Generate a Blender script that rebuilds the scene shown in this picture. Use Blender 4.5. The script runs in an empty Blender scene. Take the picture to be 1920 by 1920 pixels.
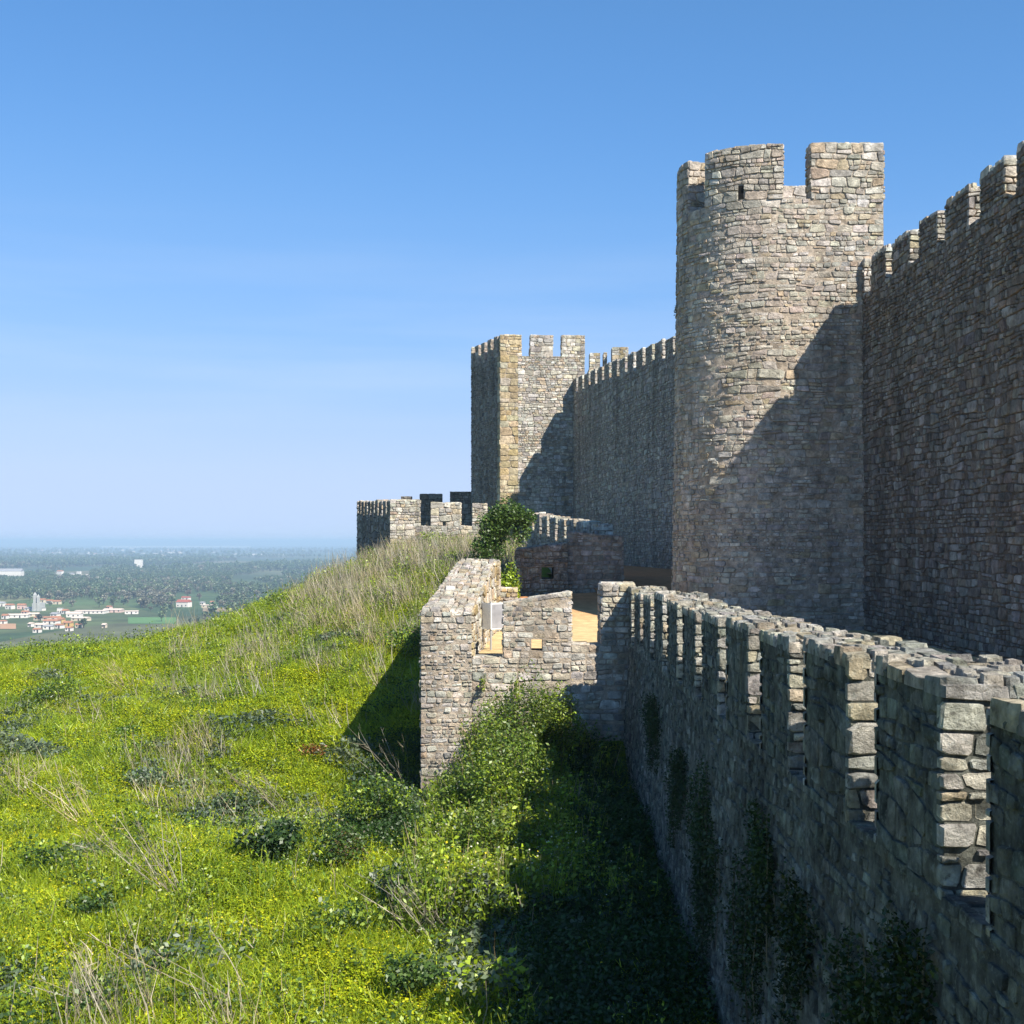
import bpy, math, random
import numpy as np
from mathutils import Vector, noise

# ------------------------------------------------------------------ camera, sky, sun, exposure
scene = bpy.context.scene
F = 2500.0            # focal length in photograph pixels (1920 wide)
HOR = 1015.0          # horizon row in the photograph
cam_data = bpy.data.cameras.new("camera")
cam_data.sensor_width = 36.0
cam_data.lens = F / 1920.0 * 36.0
cam_data.shift_y = (HOR - 960.0) / 1920.0
cam_data.clip_start = 0.1
cam_data.clip_end = 120000.0
cam = bpy.data.objects.new("camera", cam_data)
scene.collection.objects.link(cam)
cam.location = (0, 0, 0)
cam.rotation_euler = (math.radians(90), 0, 0)
scene.camera = cam

SUN = Vector((-0.90, 1.0, -1.36)).normalized()      # direction the light travels
ELEV = math.asin(-SUN.z)
AZ = math.atan2(-SUN.x, -SUN.y)
world = bpy.data.worlds.new("World")
scene.world = world
world.use_nodes = True
wn = world.node_tree
wn.nodes.clear()
w_out = wn.nodes.new("ShaderNodeOutputWorld")
w_bg = wn.nodes.new("ShaderNodeBackground")
w_sky = wn.nodes.new("ShaderNodeTexSky")
w_sky.sky_type = 'NISHITA'
w_sky.sun_disc = False
w_sky.sun_elevation = ELEV
w_sky.sun_rotation = AZ
w_sky.altitude = 0.0
w_sky.air_density = 1.0
w_sky.dust_density = 0.0
w_sky.ozone_density = 5.0
w_bg.inputs[1].default_value = 0.078
# the whole sky's tone: deeper blue overhead, a softer horizon
def w_scale(src, k):
    m = wn.nodes.new("ShaderNodeVectorMath"); m.operation = 'SCALE'
    m.inputs['Scale'].default_value = k
    wn.links.new(src, m.inputs[0])
    return m.outputs[0]
w_cv = wn.nodes.new("ShaderNodeRGBCurve")
for ch, pts in ((0, ((.05, .05), (0.125, .098), (.235, .205), (.51, .385), (.89, .43))),
                (1, ((.12, .145), (.238, .265), (.41, .40), (.73, .525), (.92, .545))),
                (2, ((.28, .34), (.44, .575), (.67, .74), (.85, .79), (1.0, .80)))):
    cu = w_cv.mapping.curves[ch]
    for x, y in pts: cu.points.new(x, y)
    cu.points[-1].location = (1.0, pts[-1][1]) if pts[-1][0] < 1 else (1.0, pts[-1][1])
w_cv.mapping.update()
wn.links.new(w_scale(w_sky.outputs[0], 0.1), w_cv.inputs['Color'])
w_col = w_scale(w_cv.outputs[0], 10.0)
# faint cirrus streaks that belong to the sky itself
w_tc = wn.nodes.new("ShaderNodeTexCoord")
w_map = wn.nodes.new("ShaderNodeMapping")
w_map.inputs['Scale'].default_value = (2.2, 2.2, 26.0)
w_map.inputs['Rotation'].default_value = (0.0, 0.06, 0.3)
w_n = wn.nodes.new("ShaderNodeTexNoise")
w_n.inputs['Scale'].default_value = 1.6
w_n.inputs['Detail'].default_value = 6.0
w_ramp = wn.nodes.new("ShaderNodeValToRGB")
w_ramp.color_ramp.elements[0].position = 0.42
w_ramp.color_ramp.elements[0].color = (0, 0, 0, 1)
w_ramp.color_ramp.elements[1].position = 0.80
w_ramp.color_ramp.elements[1].color = (0.20, 0.20, 0.20, 1)
w_mix = wn.nodes.new("ShaderNodeMixRGB")
w_mix.inputs[2].default_value = (6.2, 6.8, 7.8, 1)
wn.links.new(w_tc.outputs['Generated'], w_map.inputs[0])
wn.links.new(w_map.outputs[0], w_n.inputs['Vector'])
wn.links.new(w_n.outputs[0], w_ramp.inputs[0])
w_sep = wn.nodes.new("ShaderNodeSeparateXYZ")
wn.links.new(w_tc.outputs['Generated'], w_sep.inputs[0])
w_band = wn.nodes.new("ShaderNodeValToRGB")
for _ in range(2): w_band.color_ramp.elements.new(0.5)
for _e, (_p, _v) in zip(w_band.color_ramp.elements, ((0.07, 0.15), (0.115, 1.0), (0.15, 1.0), (0.24, 0.0))):
    _e.position = _p; _e.color = (_v, _v, _v, 1)
wn.links.new(w_sep.outputs['Z'], w_band.inputs[0])
w_mul = wn.nodes.new("ShaderNodeMath"); w_mul.operation = 'MULTIPLY'
wn.links.new(w_ramp.outputs[0], w_mul.inputs[0]); wn.links.new(w_band.outputs[0], w_mul.inputs[1])
wn.links.new(w_mul.outputs[0], w_mix.inputs[0])
wn.links.new(w_col, w_mix.inputs[1])
wn.links.new(w_mix.outputs[0], w_bg.inputs[0])
wn.links.new(w_bg.outputs[0], w_out.inputs[0])

sun_data = bpy.data.lights.new("sun", 'SUN')
sun_data.energy = 5.0
sun_data.angle = math.radians(0.53)
sun_data.color = (1.0, 0.93, 0.81)
sun = bpy.data.objects.new("sun", sun_data)
scene.collection.objects.link(sun)
sun.rotation_euler = SUN.to_track_quat('-Z', 'Y').to_euler()

scene.view_settings.view_transform = 'Standard'
scene.view_settings.look = 'None'
scene.view_settings.exposure = 0.80
scene.view_settings.gamma = 1.0
scene.view_settings.use_curve_mapping = False
scene.cycles.max_bounces = 6
scene.cycles.diffuse_bounces = 1
scene.cycles.transmission_bounces = 3
scene.cycles.volume_bounces = 0
scene.cycles.use_denoising = True

# ------------------------------------------------------------------ helpers
RNG = random.Random(7)
NP = np.random.default_rng(11)

def link(o, parent=None, wl=None):
    scene.collection.objects.link(o)
    if parent is not None:
        o.parent = parent
    return o

WLOC = {}
def place(o, parent, wl):
    """link o at world position wl below parent (no rotations in the tree)"""
    scene.collection.objects.link(o)
    wl = Vector(wl)
    WLOC[o.name] = wl
    if parent is not None:
        o.parent = parent
        o.location = wl - WLOC[parent.name]
    else:
        o.location = wl
    return o

def tag(o, label=None, cat=None, group=None, kind=None):
    if label: o["label"] = label
    if cat: o["category"] = cat
    if group: o["group"] = group
    if kind: o["kind"] = kind
    return o

def thing(name, label, cat, loc=(0, 0, 0), group=None):
    o = bpy.data.objects.new(name, None)
    o.empty_display_size = 0.2
    place(o, None, loc)
    return tag(o, label, cat, group, "thing")

def mesh_from(name, verts, faces, mat, tints=None, smooth=False):
    me = bpy.data.meshes.new(name)
    me.from_pydata(verts, [], faces)
    if tints is not None:
        a = me.attributes.new("tint", 'FLOAT_COLOR', 'POINT')
        t = np.ones((len(verts), 4), dtype=np.float32)
        t[:, :3] = np.asarray(tints, dtype=np.float32).reshape(-1, 3)
        a.data.foreach_set("color", t.ravel())
    for m in (mat if isinstance(mat, (list, tuple)) else [mat]):
        me.materials.append(m)
    if smooth:
        me.polygons.foreach_set("use_smooth", [True] * len(me.polygons))
    me.update()
    return me

def part(name, verts, faces, mat, parent, tints=None, smooth=False, kind=None):
    """a mesh object given in world coordinates, origin at its own centre"""
    v = np.asarray(verts, dtype=float)
    c = (v.min(0) + v.max(0)) / 2
    me = mesh_from(name, (v - c).tolist(), faces, mat, tints, smooth)
    o = bpy.data.objects.new(name, me)
    place(o, parent, c)
    if kind: o["kind"] = kind
    return o

BOXF = [(0, 3, 2, 1), (4, 5, 6, 7), (0, 1, 5, 4), (1, 2, 6, 5), (2, 3, 7, 6), (3, 0, 4, 7)]
def box(x0, x1, y0, y1, z0, z1):
    return ([(x0, y0, z0), (x1, y0, z0), (x1, y1, z0), (x0, y1, z0),
             (x0, y0, z1), (x1, y0, z1), (x1, y1, z1), (x0, y1, z1)], BOXF)

def join(lst):
    V, Fc = [], []
    for v, f in lst:
        b = len(V)
        V += list(v)
        Fc += [tuple(i + b for i in q) for q in f]
    return V, Fc

def px(x, y, Y):
    """photograph pixel -> world point at depth Y"""
    return Vector(((x - 960.0) / F * Y, Y, (HOR - y) / F * Y))

# ------------------------------------------------------------------ materials
def new_mat(name):
    m = bpy.data.materials.new(name)
    m.use_nodes = True
    nt = m.node_tree
    b = nt.nodes["Principled BSDF"]
    b.inputs['Specular IOR Level'].default_value = 0.15
    return m, nt, b

def N(nt, t, **kw):
    n = nt.nodes.new(t)
    for k, v in kw.items():
        if k in n.inputs.keys():
            n.inputs[k].default_value = v
        else:
            setattr(n, k, v)
    return n

def noise_node(nt, vec, scale, detail=5.0, rough=0.55):
    n = nt.nodes.new("ShaderNodeTexNoise")
    n.inputs['Scale'].default_value = scale
    n.inputs['Detail'].default_value = detail
    n.inputs['Roughness'].default_value = rough
    nt.links.new(vec, n.inputs['Vector'])
    return n.outputs[0]

def ramp(nt, fac, stops):
    r = nt.nodes.new("ShaderNodeValToRGB")
    el = r.color_ramp.elements
    while len(el) < len(stops): el.new(0.5)
    for e, (p, c) in zip(el, stops):
        e.position = p
        e.color = (c[0], c[1], c[2], 1) if isinstance(c, (tuple, list)) else (c, c, c, 1)
    nt.links.new(fac, r.inputs[0])
    return r.outputs[0]

def mixc(nt, fac, a, b, mode='MIX'):
    m = nt.nodes.new("ShaderNodeMixRGB")
    m.blend_type = mode
    for i, s in ((0, fac), (1, a), (2, b)):
        if isinstance(s, (int, float)): m.inputs[i].default_value = s
        elif isinstance(s, tuple): m.inputs[i].default_value = (s[0], s[1], s[2], 1)
        else: nt.links.new(s, m.inputs[i])
    return m.outputs[0]

def masonry_mat(name, attr=True, col=(0.36, 0.30, 0.24), lichen=0.35, dark=0.5, fine=1.0, bump=0.06, contrast=((0.25, 0.40), (0.5, 0.95), (0.75, 1.6)), lcol=(0.50, 0.49, 0.42)):
    m, nt, b = new_mat(name)
    geo = nt.nodes.new("ShaderNodeNewGeometry")
    pos = geo.outputs['Position']
    if attr:
        at = nt.nodes.new("ShaderNodeAttribute"); at.attribute_name = "tint"
        base = at.outputs['Color']
    else:
        rgb = nt.nodes.new("ShaderNodeRGB"); rgb.outputs[0].default_value = (*col, 1)
        base = rgb.outputs[0]
    n1 = noise_node(nt, pos, 4.0 * fine, 6, 0.62)
    c = mixc(nt, 1.0, base, ramp(nt, n1, list(contrast)), 'MULTIPLY')
    n2 = noise_node(nt, pos, 13.0 * fine, 5, 0.65)
    lich = ramp(nt, n2, [(0.56, 0.0), (0.68, lichen)])
    c = mixc(nt, lich, c, lcol)
    n3 = noise_node(nt, pos, 7.0 * fine, 6, 0.7)
    dk = ramp(nt, n3, [(0.30, dark), (0.44, 0.0)])
    c = mixc(nt, dk, c, (0.07, 0.065, 0.055))
    n4 = noise_node(nt, pos, 2.2, 3, 0.5)
    och = ramp(nt, n4, [(0.64, 0.0), (0.78, 0.3)])
    c = mixc(nt, och, c, (0.45, 0.31, 0.13))
    mp = nt.nodes.new("ShaderNodeMapping"); mp.inputs['Scale'].default_value = (0.9, 0.9, 0.16)
    nt.links.new(pos, mp.inputs[0])
    c = mixc(nt, 1.0, c, ramp(nt, noise_node(nt, mp.outputs[0], 1.1, 5, 0.6), [(0.32, 0.68), (0.52, 1.0), (0.72, 1.14)]), 'MULTIPLY')
    nt.links.new(c, b.inputs['Base Color'])
    b.inputs['Roughness'].default_value = 0.95
    bu = nt.nodes.new("ShaderNodeBump")
    bu.inputs['Strength'].default_value = 1.0
    bu.inputs['Distance'].default_value = bump
    nt.links.new(noise_node(nt, pos, 11.0 * fine, 8, 0.72), bu.inputs['Height'])
    nt.links.new(bu.outputs[0], b.inputs['Normal'])
    return m

M_STONE = masonry_mat("rubble_stone", lichen=0.25, dark=0.6, fine=1.25)
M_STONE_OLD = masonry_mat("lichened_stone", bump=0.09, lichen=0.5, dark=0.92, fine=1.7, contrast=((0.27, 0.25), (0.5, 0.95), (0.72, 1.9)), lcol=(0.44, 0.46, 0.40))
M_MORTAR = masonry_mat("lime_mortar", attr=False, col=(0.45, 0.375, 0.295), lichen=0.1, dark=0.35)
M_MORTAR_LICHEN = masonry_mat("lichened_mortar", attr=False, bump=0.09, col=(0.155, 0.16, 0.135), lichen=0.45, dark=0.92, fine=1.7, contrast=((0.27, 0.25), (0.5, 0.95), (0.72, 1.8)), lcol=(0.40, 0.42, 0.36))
M_MORTAR_BROWN = masonry_mat("brown_mortar", attr=False, col=(0.17, 0.13, 0.095), lichen=0.08, dark=0.7)
M_MORTAR_GREY = masonry_mat("grey_mortar", attr=False, col=(0.33, 0.275, 0.22), lichen=0.1, dark=0.4)
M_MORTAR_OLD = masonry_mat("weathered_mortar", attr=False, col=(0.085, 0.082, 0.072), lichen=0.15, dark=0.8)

def leaf_mat(name, trans=0.35, rough=0.6):
    m = bpy.data.materials.new(name)
    m.use_nodes = True
    nt = m.node_tree
    nt.nodes.clear()
    out = nt.nodes.new("ShaderNodeOutputMaterial")
    at = nt.nodes.new("ShaderNodeAttribute"); at.attribute_name = "tint"
    oi = nt.nodes.new("ShaderNodeObjectInfo")
    hs = nt.nodes.new("ShaderNodeHueSaturation")
    mr = nt.nodes.new("ShaderNodeMapRange")
    mr.inputs['To Min'].default_value = 0.75
    mr.inputs['To Max'].default_value = 1.25
    nt.links.new(oi.outputs['Random'], mr.inputs[0])
    nt.links.new(mr.outputs[0], hs.inputs['Value'])
    nt.links.new(at.outputs['Color'], hs.inputs['Color'])
    geo = nt.nodes.new("ShaderNodeNewGeometry")
    pn = ramp(nt, noise_node(nt, geo.outputs['Position'], 0.55, 4, 0.6), [(0.34, (0.72, 0.82, 0.95)), (0.5, (1.03, 1.05, 1.0)), (0.66, (1.28, 1.20, 0.95))])
    tone = mixc(nt, 1.0, hs.outputs[0], pn, 'MULTIPLY')
    d = nt.nodes.new("ShaderNodeBsdfDiffuse")
    t = nt.nodes.new("ShaderNodeBsdfTranslucent")
    g = nt.nodes.new("ShaderNodeBsdfGlossy"); g.inputs['Roughness'].default_value = 0.45
    mx = nt.nodes.new("ShaderNodeMixShader"); mx.inputs[0].default_value = trans
    mg = nt.nodes.new("ShaderNodeMixShader"); mg.inputs[0].default_value = 0.04
    for s in (d, t): nt.links.new(tone, s.inputs['Color'])
    nt.links.new(d.outputs[0], mx.inputs[1]); nt.links.new(t.outputs[0], mx.inputs[2])
    nt.links.new(mx.outputs[0], mg.inputs[1]); nt.links.new(g.outputs[0], mg.inputs[2])
    nt.links.new(mg.outputs[0], out.inputs[0])
    return m
M_LEAF = leaf_mat("leaf")
M_STRAW = leaf_mat("dry_straw", trans=0.15)

def plain_mat(name, col, rough=0.85, var=0.25, scale=3.0, bump=0.0):
    m, nt, b = new_mat(name)
    geo = nt.nodes.new("ShaderNodeNewGeometry")
    n = noise_node(nt, geo.outputs['Position'], scale, 5, 0.6)
    if name == "ochre_sand":
        sx = nt.nodes.new("ShaderNodeSeparateXYZ"); nt.links.new(geo.outputs['Position'], sx.inputs[0])
        mr = nt.nodes.new("ShaderNodeMapRange"); mr.inputs['From Min'].default_value = 39.5; mr.inputs['From Max'].default_value = 43.0
        nt.links.new(sx.outputs['Y'], mr.inputs[0])
        col = mixc(nt, mr.outputs[0], tuple(col), (0.42, 0.20, 0.09))      # upper path's warm brown shade put into the sand colour
    c = mixc(nt, 1.0, tuple(col) if isinstance(col, (tuple, list)) else col, ramp(nt, n, [(0.25, 1 - var), (0.75, 1 + var)]), 'MULTIPLY')
    nt.links.new(c, b.inputs['Base Color'])
    b.inputs['Roughness'].default_value = rough
    if bump:
        bu = nt.nodes.new("ShaderNodeBump"); bu.inputs['Distance'].default_value = bump
        nt.links.new(noise_node(nt, geo.outputs['Position'], scale * 8, 5, 0.6), bu.inputs['Height'])
        nt.links.new(bu.outputs[0], b.inputs['Normal'])
    return m

# ------------------------------------------------------------------ terrain
CTRL = np.array([
    (-6, 10, -5.5), (0, 10, -5.4), (4, 10, -5.3), (-12, 12, -5.9), (-20, 14, -6.8), (4, -10, -5.6), (-12, -10, -6.5),
    (2.2, 14, -5.1), (2.2, 18, -4.85), (2.2, 22, -4.8), (2.2, 26, -4.5),
    (-1.9, 27.3, -5.45), (-2.6, 24, -5.3), (-1.2, 17, -5.2), (-1.2, 21, -5.1),
    (0.2, 26.6, -4.35), (0.4, 22.5, -4.85), (0.4, 18, -5.1), (-0.9, 25.5, -5.1),
    (-4, 22, -5.05), (-4.4, 30, -4.35), (-8, 24, -5.2), (-14, 24, -5.9), (-20, 26, -6.2),
    (-3.2, 35, -3.1), (-6.5, 34, -3.8), (-10, 38, -4.3), (-15, 38, -4.8), (-22, 40, -5.0),
    (-2.7, 40, -2.2), (-2.6, 45, -1.2), (-6, 45, -2.5), (-8.2, 50, -2.35), (-10.6, 50, -3.35), (-14, 50, -3.95), (-19.2, 50, -4.3), (-26, 52, -4.9),
    (-3, 57, -0.55), (-5, 58, -0.85), (-7.4, 60, -1.5), (-6.2, 66, -0.95), (-3, 65, -0.5), (0, 60, -0.5), (-9, 68, -2.2),
    (-9.9, 83, -1.9), (-11.5, 76, -3.0), (-14, 64, -6.0), (-19, 60, -6.5), (-14, 84, -8), (-24, 66, -10), (-34, 66, -14), (-6, 95, -4), (-16, 96, -14),
    (4, 20, -5.0), (0, 31, -3.9), (1, 35, -3.8), (0, 39.5, -3.5), (1.5, 42, -3.3), (6, 35, -4.0), (6, 50, -3.2), (5, 62, -2.2), (12, 30, -4.5), (12, 60, -3), (4, 80, -2.5), (12, 85, -3), (0, 98, -3), (20, 40, -5), (20, 80, -5), (20, 0, -6),
    (-40, 30, -14), (-40, 0, -14), (-40, 90, -24), (0, 120, -16), (30, 120, -16),
], dtype=float)

def _tps_fit(c):
    n = len(c)
    d = np.linalg.norm(c[:, None, :2] - c[None, :, :2], axis=2)
    K = np.where(d > 0, d * d * np.log(d + 1e-9), 0) + np.eye(n) * 0.6
    P = np.hstack([np.ones((n, 1)), c[:, :2]])
    A = np.block([[K, P], [P.T, np.zeros((3, 3))]])
    return np.linalg.solve(A, np.concatenate([c[:, 2], np.zeros(3)]))
TPSW = _tps_fit(CTRL)

def height(X, Y):
    X = np.atleast_1d(np.asarray(X, float)); Y = np.atleast_1d(np.asarray(Y, float))
    z = np.empty_like(X)
    for i in range(0, len(X), 4000):
        x = X[i:i + 4000]; y = Y[i:i + 4000]
        d = np.hypot(x[:, None] - CTRL[None, :, 0], y[:, None] - CTRL[None, :, 1])
        z[i:i + 4000] = (d * d * np.log(d + 1e-9)) @ TPSW[:len(CTRL)] + TPSW[-3] + TPSW[-2] * x + TPSW[-1] * y
    # beyond the hilltop the slope drops to the plain
    dx = np.maximum(np.maximum(-30 - X, X - 26), 0); dy = np.maximum(np.maximum(-20 - Y, Y - 92), 0)
    d = np.hypot(dx, dy)
    t = np.clip(d / 10, 0, 1); t = t * t * (3 - 2 * t)
    z = np.clip(z, -30, 2.0)
    z = z * (1 - t) + t * np.maximum(-14 - 0.55 * d, -64)
    z += 0.10 * np.sin(X * 1.1 + 0.7 * np.sin(Y * .6)) * np.sin(Y * 0.9 + 1.3) + 0.05 * np.sin(X * 2.7 + Y * 1.9)
    return z

def build_terrain():
    xs = np.unique(np.concatenate([np.arange(-150, -30, 6.0), np.arange(-30, 4, 0.35), np.arange(4, 30, 2.0), np.arange(30, 151, 8.0)]))
    ys = np.unique(np.concatenate([np.arange(-140, 6, 6.0), np.arange(6, 70, 0.4), np.arange(70, 100, 1.5), np.arange(100, 221, 8.0)]))
    gx, gy = np.meshgrid(xs, ys)
    z = height(gx.ravel(), gy.ravel())
    verts = np.stack([gx.ravel(), gy.ravel(), z], 1).tolist()
    nx = len(xs)
    faces = [(j * nx + i, j * nx + i + 1, (j + 1) * nx + i + 1, (j + 1) * nx + i)
             for j in range(len(ys) - 1) for i in range(nx - 1)]
    m, nt, b = new_mat("hill_soil")
    geo = nt.nodes.new("ShaderNodeNewGeometry")
    p = geo.outputs['Position']
    c = ramp(nt, noise_node(nt, p, 0.8, 6, 0.6), [(0.3, (0.08, 0.11, 0.012)), (0.5, (0.14, 0.18, 0.014)), (0.7, (0.16, 0.17, 0.03))])
    c = mixc(nt, ramp(nt, noise_node(nt, p, 7, 6, 0.7), [(0.52, 0.0), (0.70, 0.7)]), c, (0.11, 0.085, 0.05))
    nt.links.new(c, b.inputs['Base Color'])
    b.inputs['Roughness'].default_value = 1.0
    o = bpy.data.objects.new("hill", mesh_from("hill", verts, faces, m, smooth=True))
    place(o, None, (0, 0, 0)); tag(o, kind="structure")

build_terrain()

PLAIN = -60.0
def build_plain():
    m, nt, b = new_mat("plain_fields")
    geo = nt.nodes.new("ShaderNodeNewGeometry")
    p = geo.outputs['Position']
    mp = nt.nodes.new("ShaderNodeMapping"); mp.inputs['Scale'].default_value = (1.0, 0.45, 1.0)
    nt.links.new(p, mp.inputs[0])
    vo = nt.nodes.new("ShaderNodeTexVoronoi"); vo.inputs['Scale'].default_value = 0.006
    nt.links.new(mp.outputs[0], vo.inputs['Vector'])
    sep = nt.nodes.new("ShaderNodeSeparateColor")
    nt.links.new(vo.outputs['Color'], sep.inputs[0])
    c = ramp(nt, sep.outputs[0], [(0.0, (0.05, 0.09, 0.04)), (0.35, (0.08, 0.13, 0.045)), (0.6, (0.15, 0.16, 0.07)), (0.8, (0.24, 0.19, 0.11)), (1.0, (0.07, 0.11, 0.05))])
    c = mixc(nt, ramp(nt, noise_node(nt, p, 0.0012, 6, 0.6), [(0.4, 0.0), (0.55, 0.85)]), c, (0.035, 0.06, 0.03))
    c = mixc(nt, 1.0, c, ramp(nt, noise_node(nt, p, 0.03, 5, 0.6), [(0.3, 0.6), (0.7, 1.3)]), 'MULTIPLY')
    nt.links.new(c, b.inputs['Base Color']); b.inputs['Roughness'].default_value = 1.0
    v, f = [(-22000, -800, PLAIN), (22000, -800, PLAIN), (22000, 19800, PLAIN), (-22000, 19800, PLAIN)], [(0, 1, 2, 3)]
    o = bpy.data.objects.new("ground", mesh_from("ground", v, f, m)); place(o, None, (0, 0, 0)); tag(o, kind="structure")
    ms = plain_mat("dune_sand", (0.55, 0.48, 0.38), var=0.15, scale=0.002)
    v = [(-22000, 19800, PLAIN), (22000, 19800, PLAIN), (22000, 22400, PLAIN), (-22000, 22400, PLAIN)]
    o = bpy.data.objects.new("beach", mesh_from("beach", v, f, ms)); place(o, None, (0, 0, 0)); tag(o, kind="structure")
    mw, nt, b = new_mat("sea_water")
    b.inputs['Base Color'].default_value = (0.02, 0.06, 0.11, 1); b.inputs['Roughness'].default_value = 0.25
    v = [(-22000, 22400, PLAIN), (22000, 22400, PLAIN), (22000, 48000, PLAIN), (-22000, 48000, PLAIN)]
    o = bpy.data.objects.new("sea", mesh_from("sea", v, f, mw)); place(o, None, (0, 0, 0)); tag(o, kind="structure")
build_plain()
def pale_field(x0, x1, y0, y1, col):
    Ya, Yb = -PLAIN * F / (y1 - HOR), -PLAIN * F / (y0 - HOR)
    v = [((x0 - 960) / F * Ya, Ya, PLAIN + .3), ((x1 - 960) / F * Ya, Ya, PLAIN + .3), ((x1 - 960) / F * Yb, Yb, PLAIN + .3), ((x0 - 960) / F * Yb, Yb, PLAIN + .3)]
    o = bpy.data.objects.new("field", mesh_from("field", v, [(0, 1, 2, 3)], plain_mat("field_soil", col, var=.2, scale=.02))); place(o, None, (0, 0, 0)); tag(o, kind="structure")
for _f in ((455, 532, 1038.5, 1041, (.7, .6, .5)), (190, 470, 1024, 1026.5, (.85, .75, .65)), (0, 30, 1170, 1180, (.40, .24, .14)), (380, 440, 1140, 1148, (.26, .20, .13)), (110, 180, 1029, 1032, (.7, .6, .55)), (240, 330, 1158, 1170, (.10, .20, .07))):
    pale_field(*_f)

# ------------------------------------------------------------------ masonry generator
PAL = {
    'tower': [(.41, .37, .31), (.45, .41, .34), (.38, .345, .29), (.42, .36, .295), (.39, .335, .28), (.49, .45, .385), (.42, .345, .24), (.33, .305, .265), (.40, .37, .32), (.44, .39, .32)],
    'grey': [(.40, .345, .285), (.34, .295, .25), (.45, .395, .32), (.31, .27, .23), (.38, .305, .25), (.43, .35, .27), (.48, .425, .35), (.36, .315, .275)],
    'slate': [(.34, .325, .29), (.29, .28, .255), (.39, .37, .33), (.25, .24, .22), (.43, .41, .37), (.32, .29, .25)],
    'gold': [(.50, .40, .25), (.46, .35, .19), (.52, .44, .30), (.42, .33, .20), (.54, .47, .35)],
    'pale': [(.48, .44, .37), (.53, .49, .42), (.42, .38, .31), (.50, .44, .34), (.38, .35, .30), (.56, .53, .47), (.45, .36, .26), (.33, .31, .28), (.46, .43, .38)],
    'dark': [(.165, .135, .105), (.13, .108, .086), (.19, .16, .125), (.16, .12, .09), (.18, .135, .095), (.21, .18, .145), (.115, .095, .078), (.17, .148, .12), (.24, .21, .17)],  # stones darkened to stand in for shade on unlit wall faces
    'darklichen': [(.125, .135, .115), (.105, .115, .10), (.15, .155, .13), (.135, .138, .11), (.18, .185, .16), (.09, .096, .085)],  # lichened stones, darkened further for the outer face's shade
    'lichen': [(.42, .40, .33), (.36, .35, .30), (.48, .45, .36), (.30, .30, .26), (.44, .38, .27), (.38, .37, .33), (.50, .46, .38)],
}

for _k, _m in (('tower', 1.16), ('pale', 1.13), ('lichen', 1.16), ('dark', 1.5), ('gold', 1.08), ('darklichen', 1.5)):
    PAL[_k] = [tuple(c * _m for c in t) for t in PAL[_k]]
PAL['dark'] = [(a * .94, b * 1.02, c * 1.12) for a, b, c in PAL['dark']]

def pick_tint(rng, pal):
    c = rng.choice(pal)
    k = rng.uniform(0.86, 1.14)
    return tuple(max(0.03, x * k * rng.uniform(0.96, 1.04)) for x in c)

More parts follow.
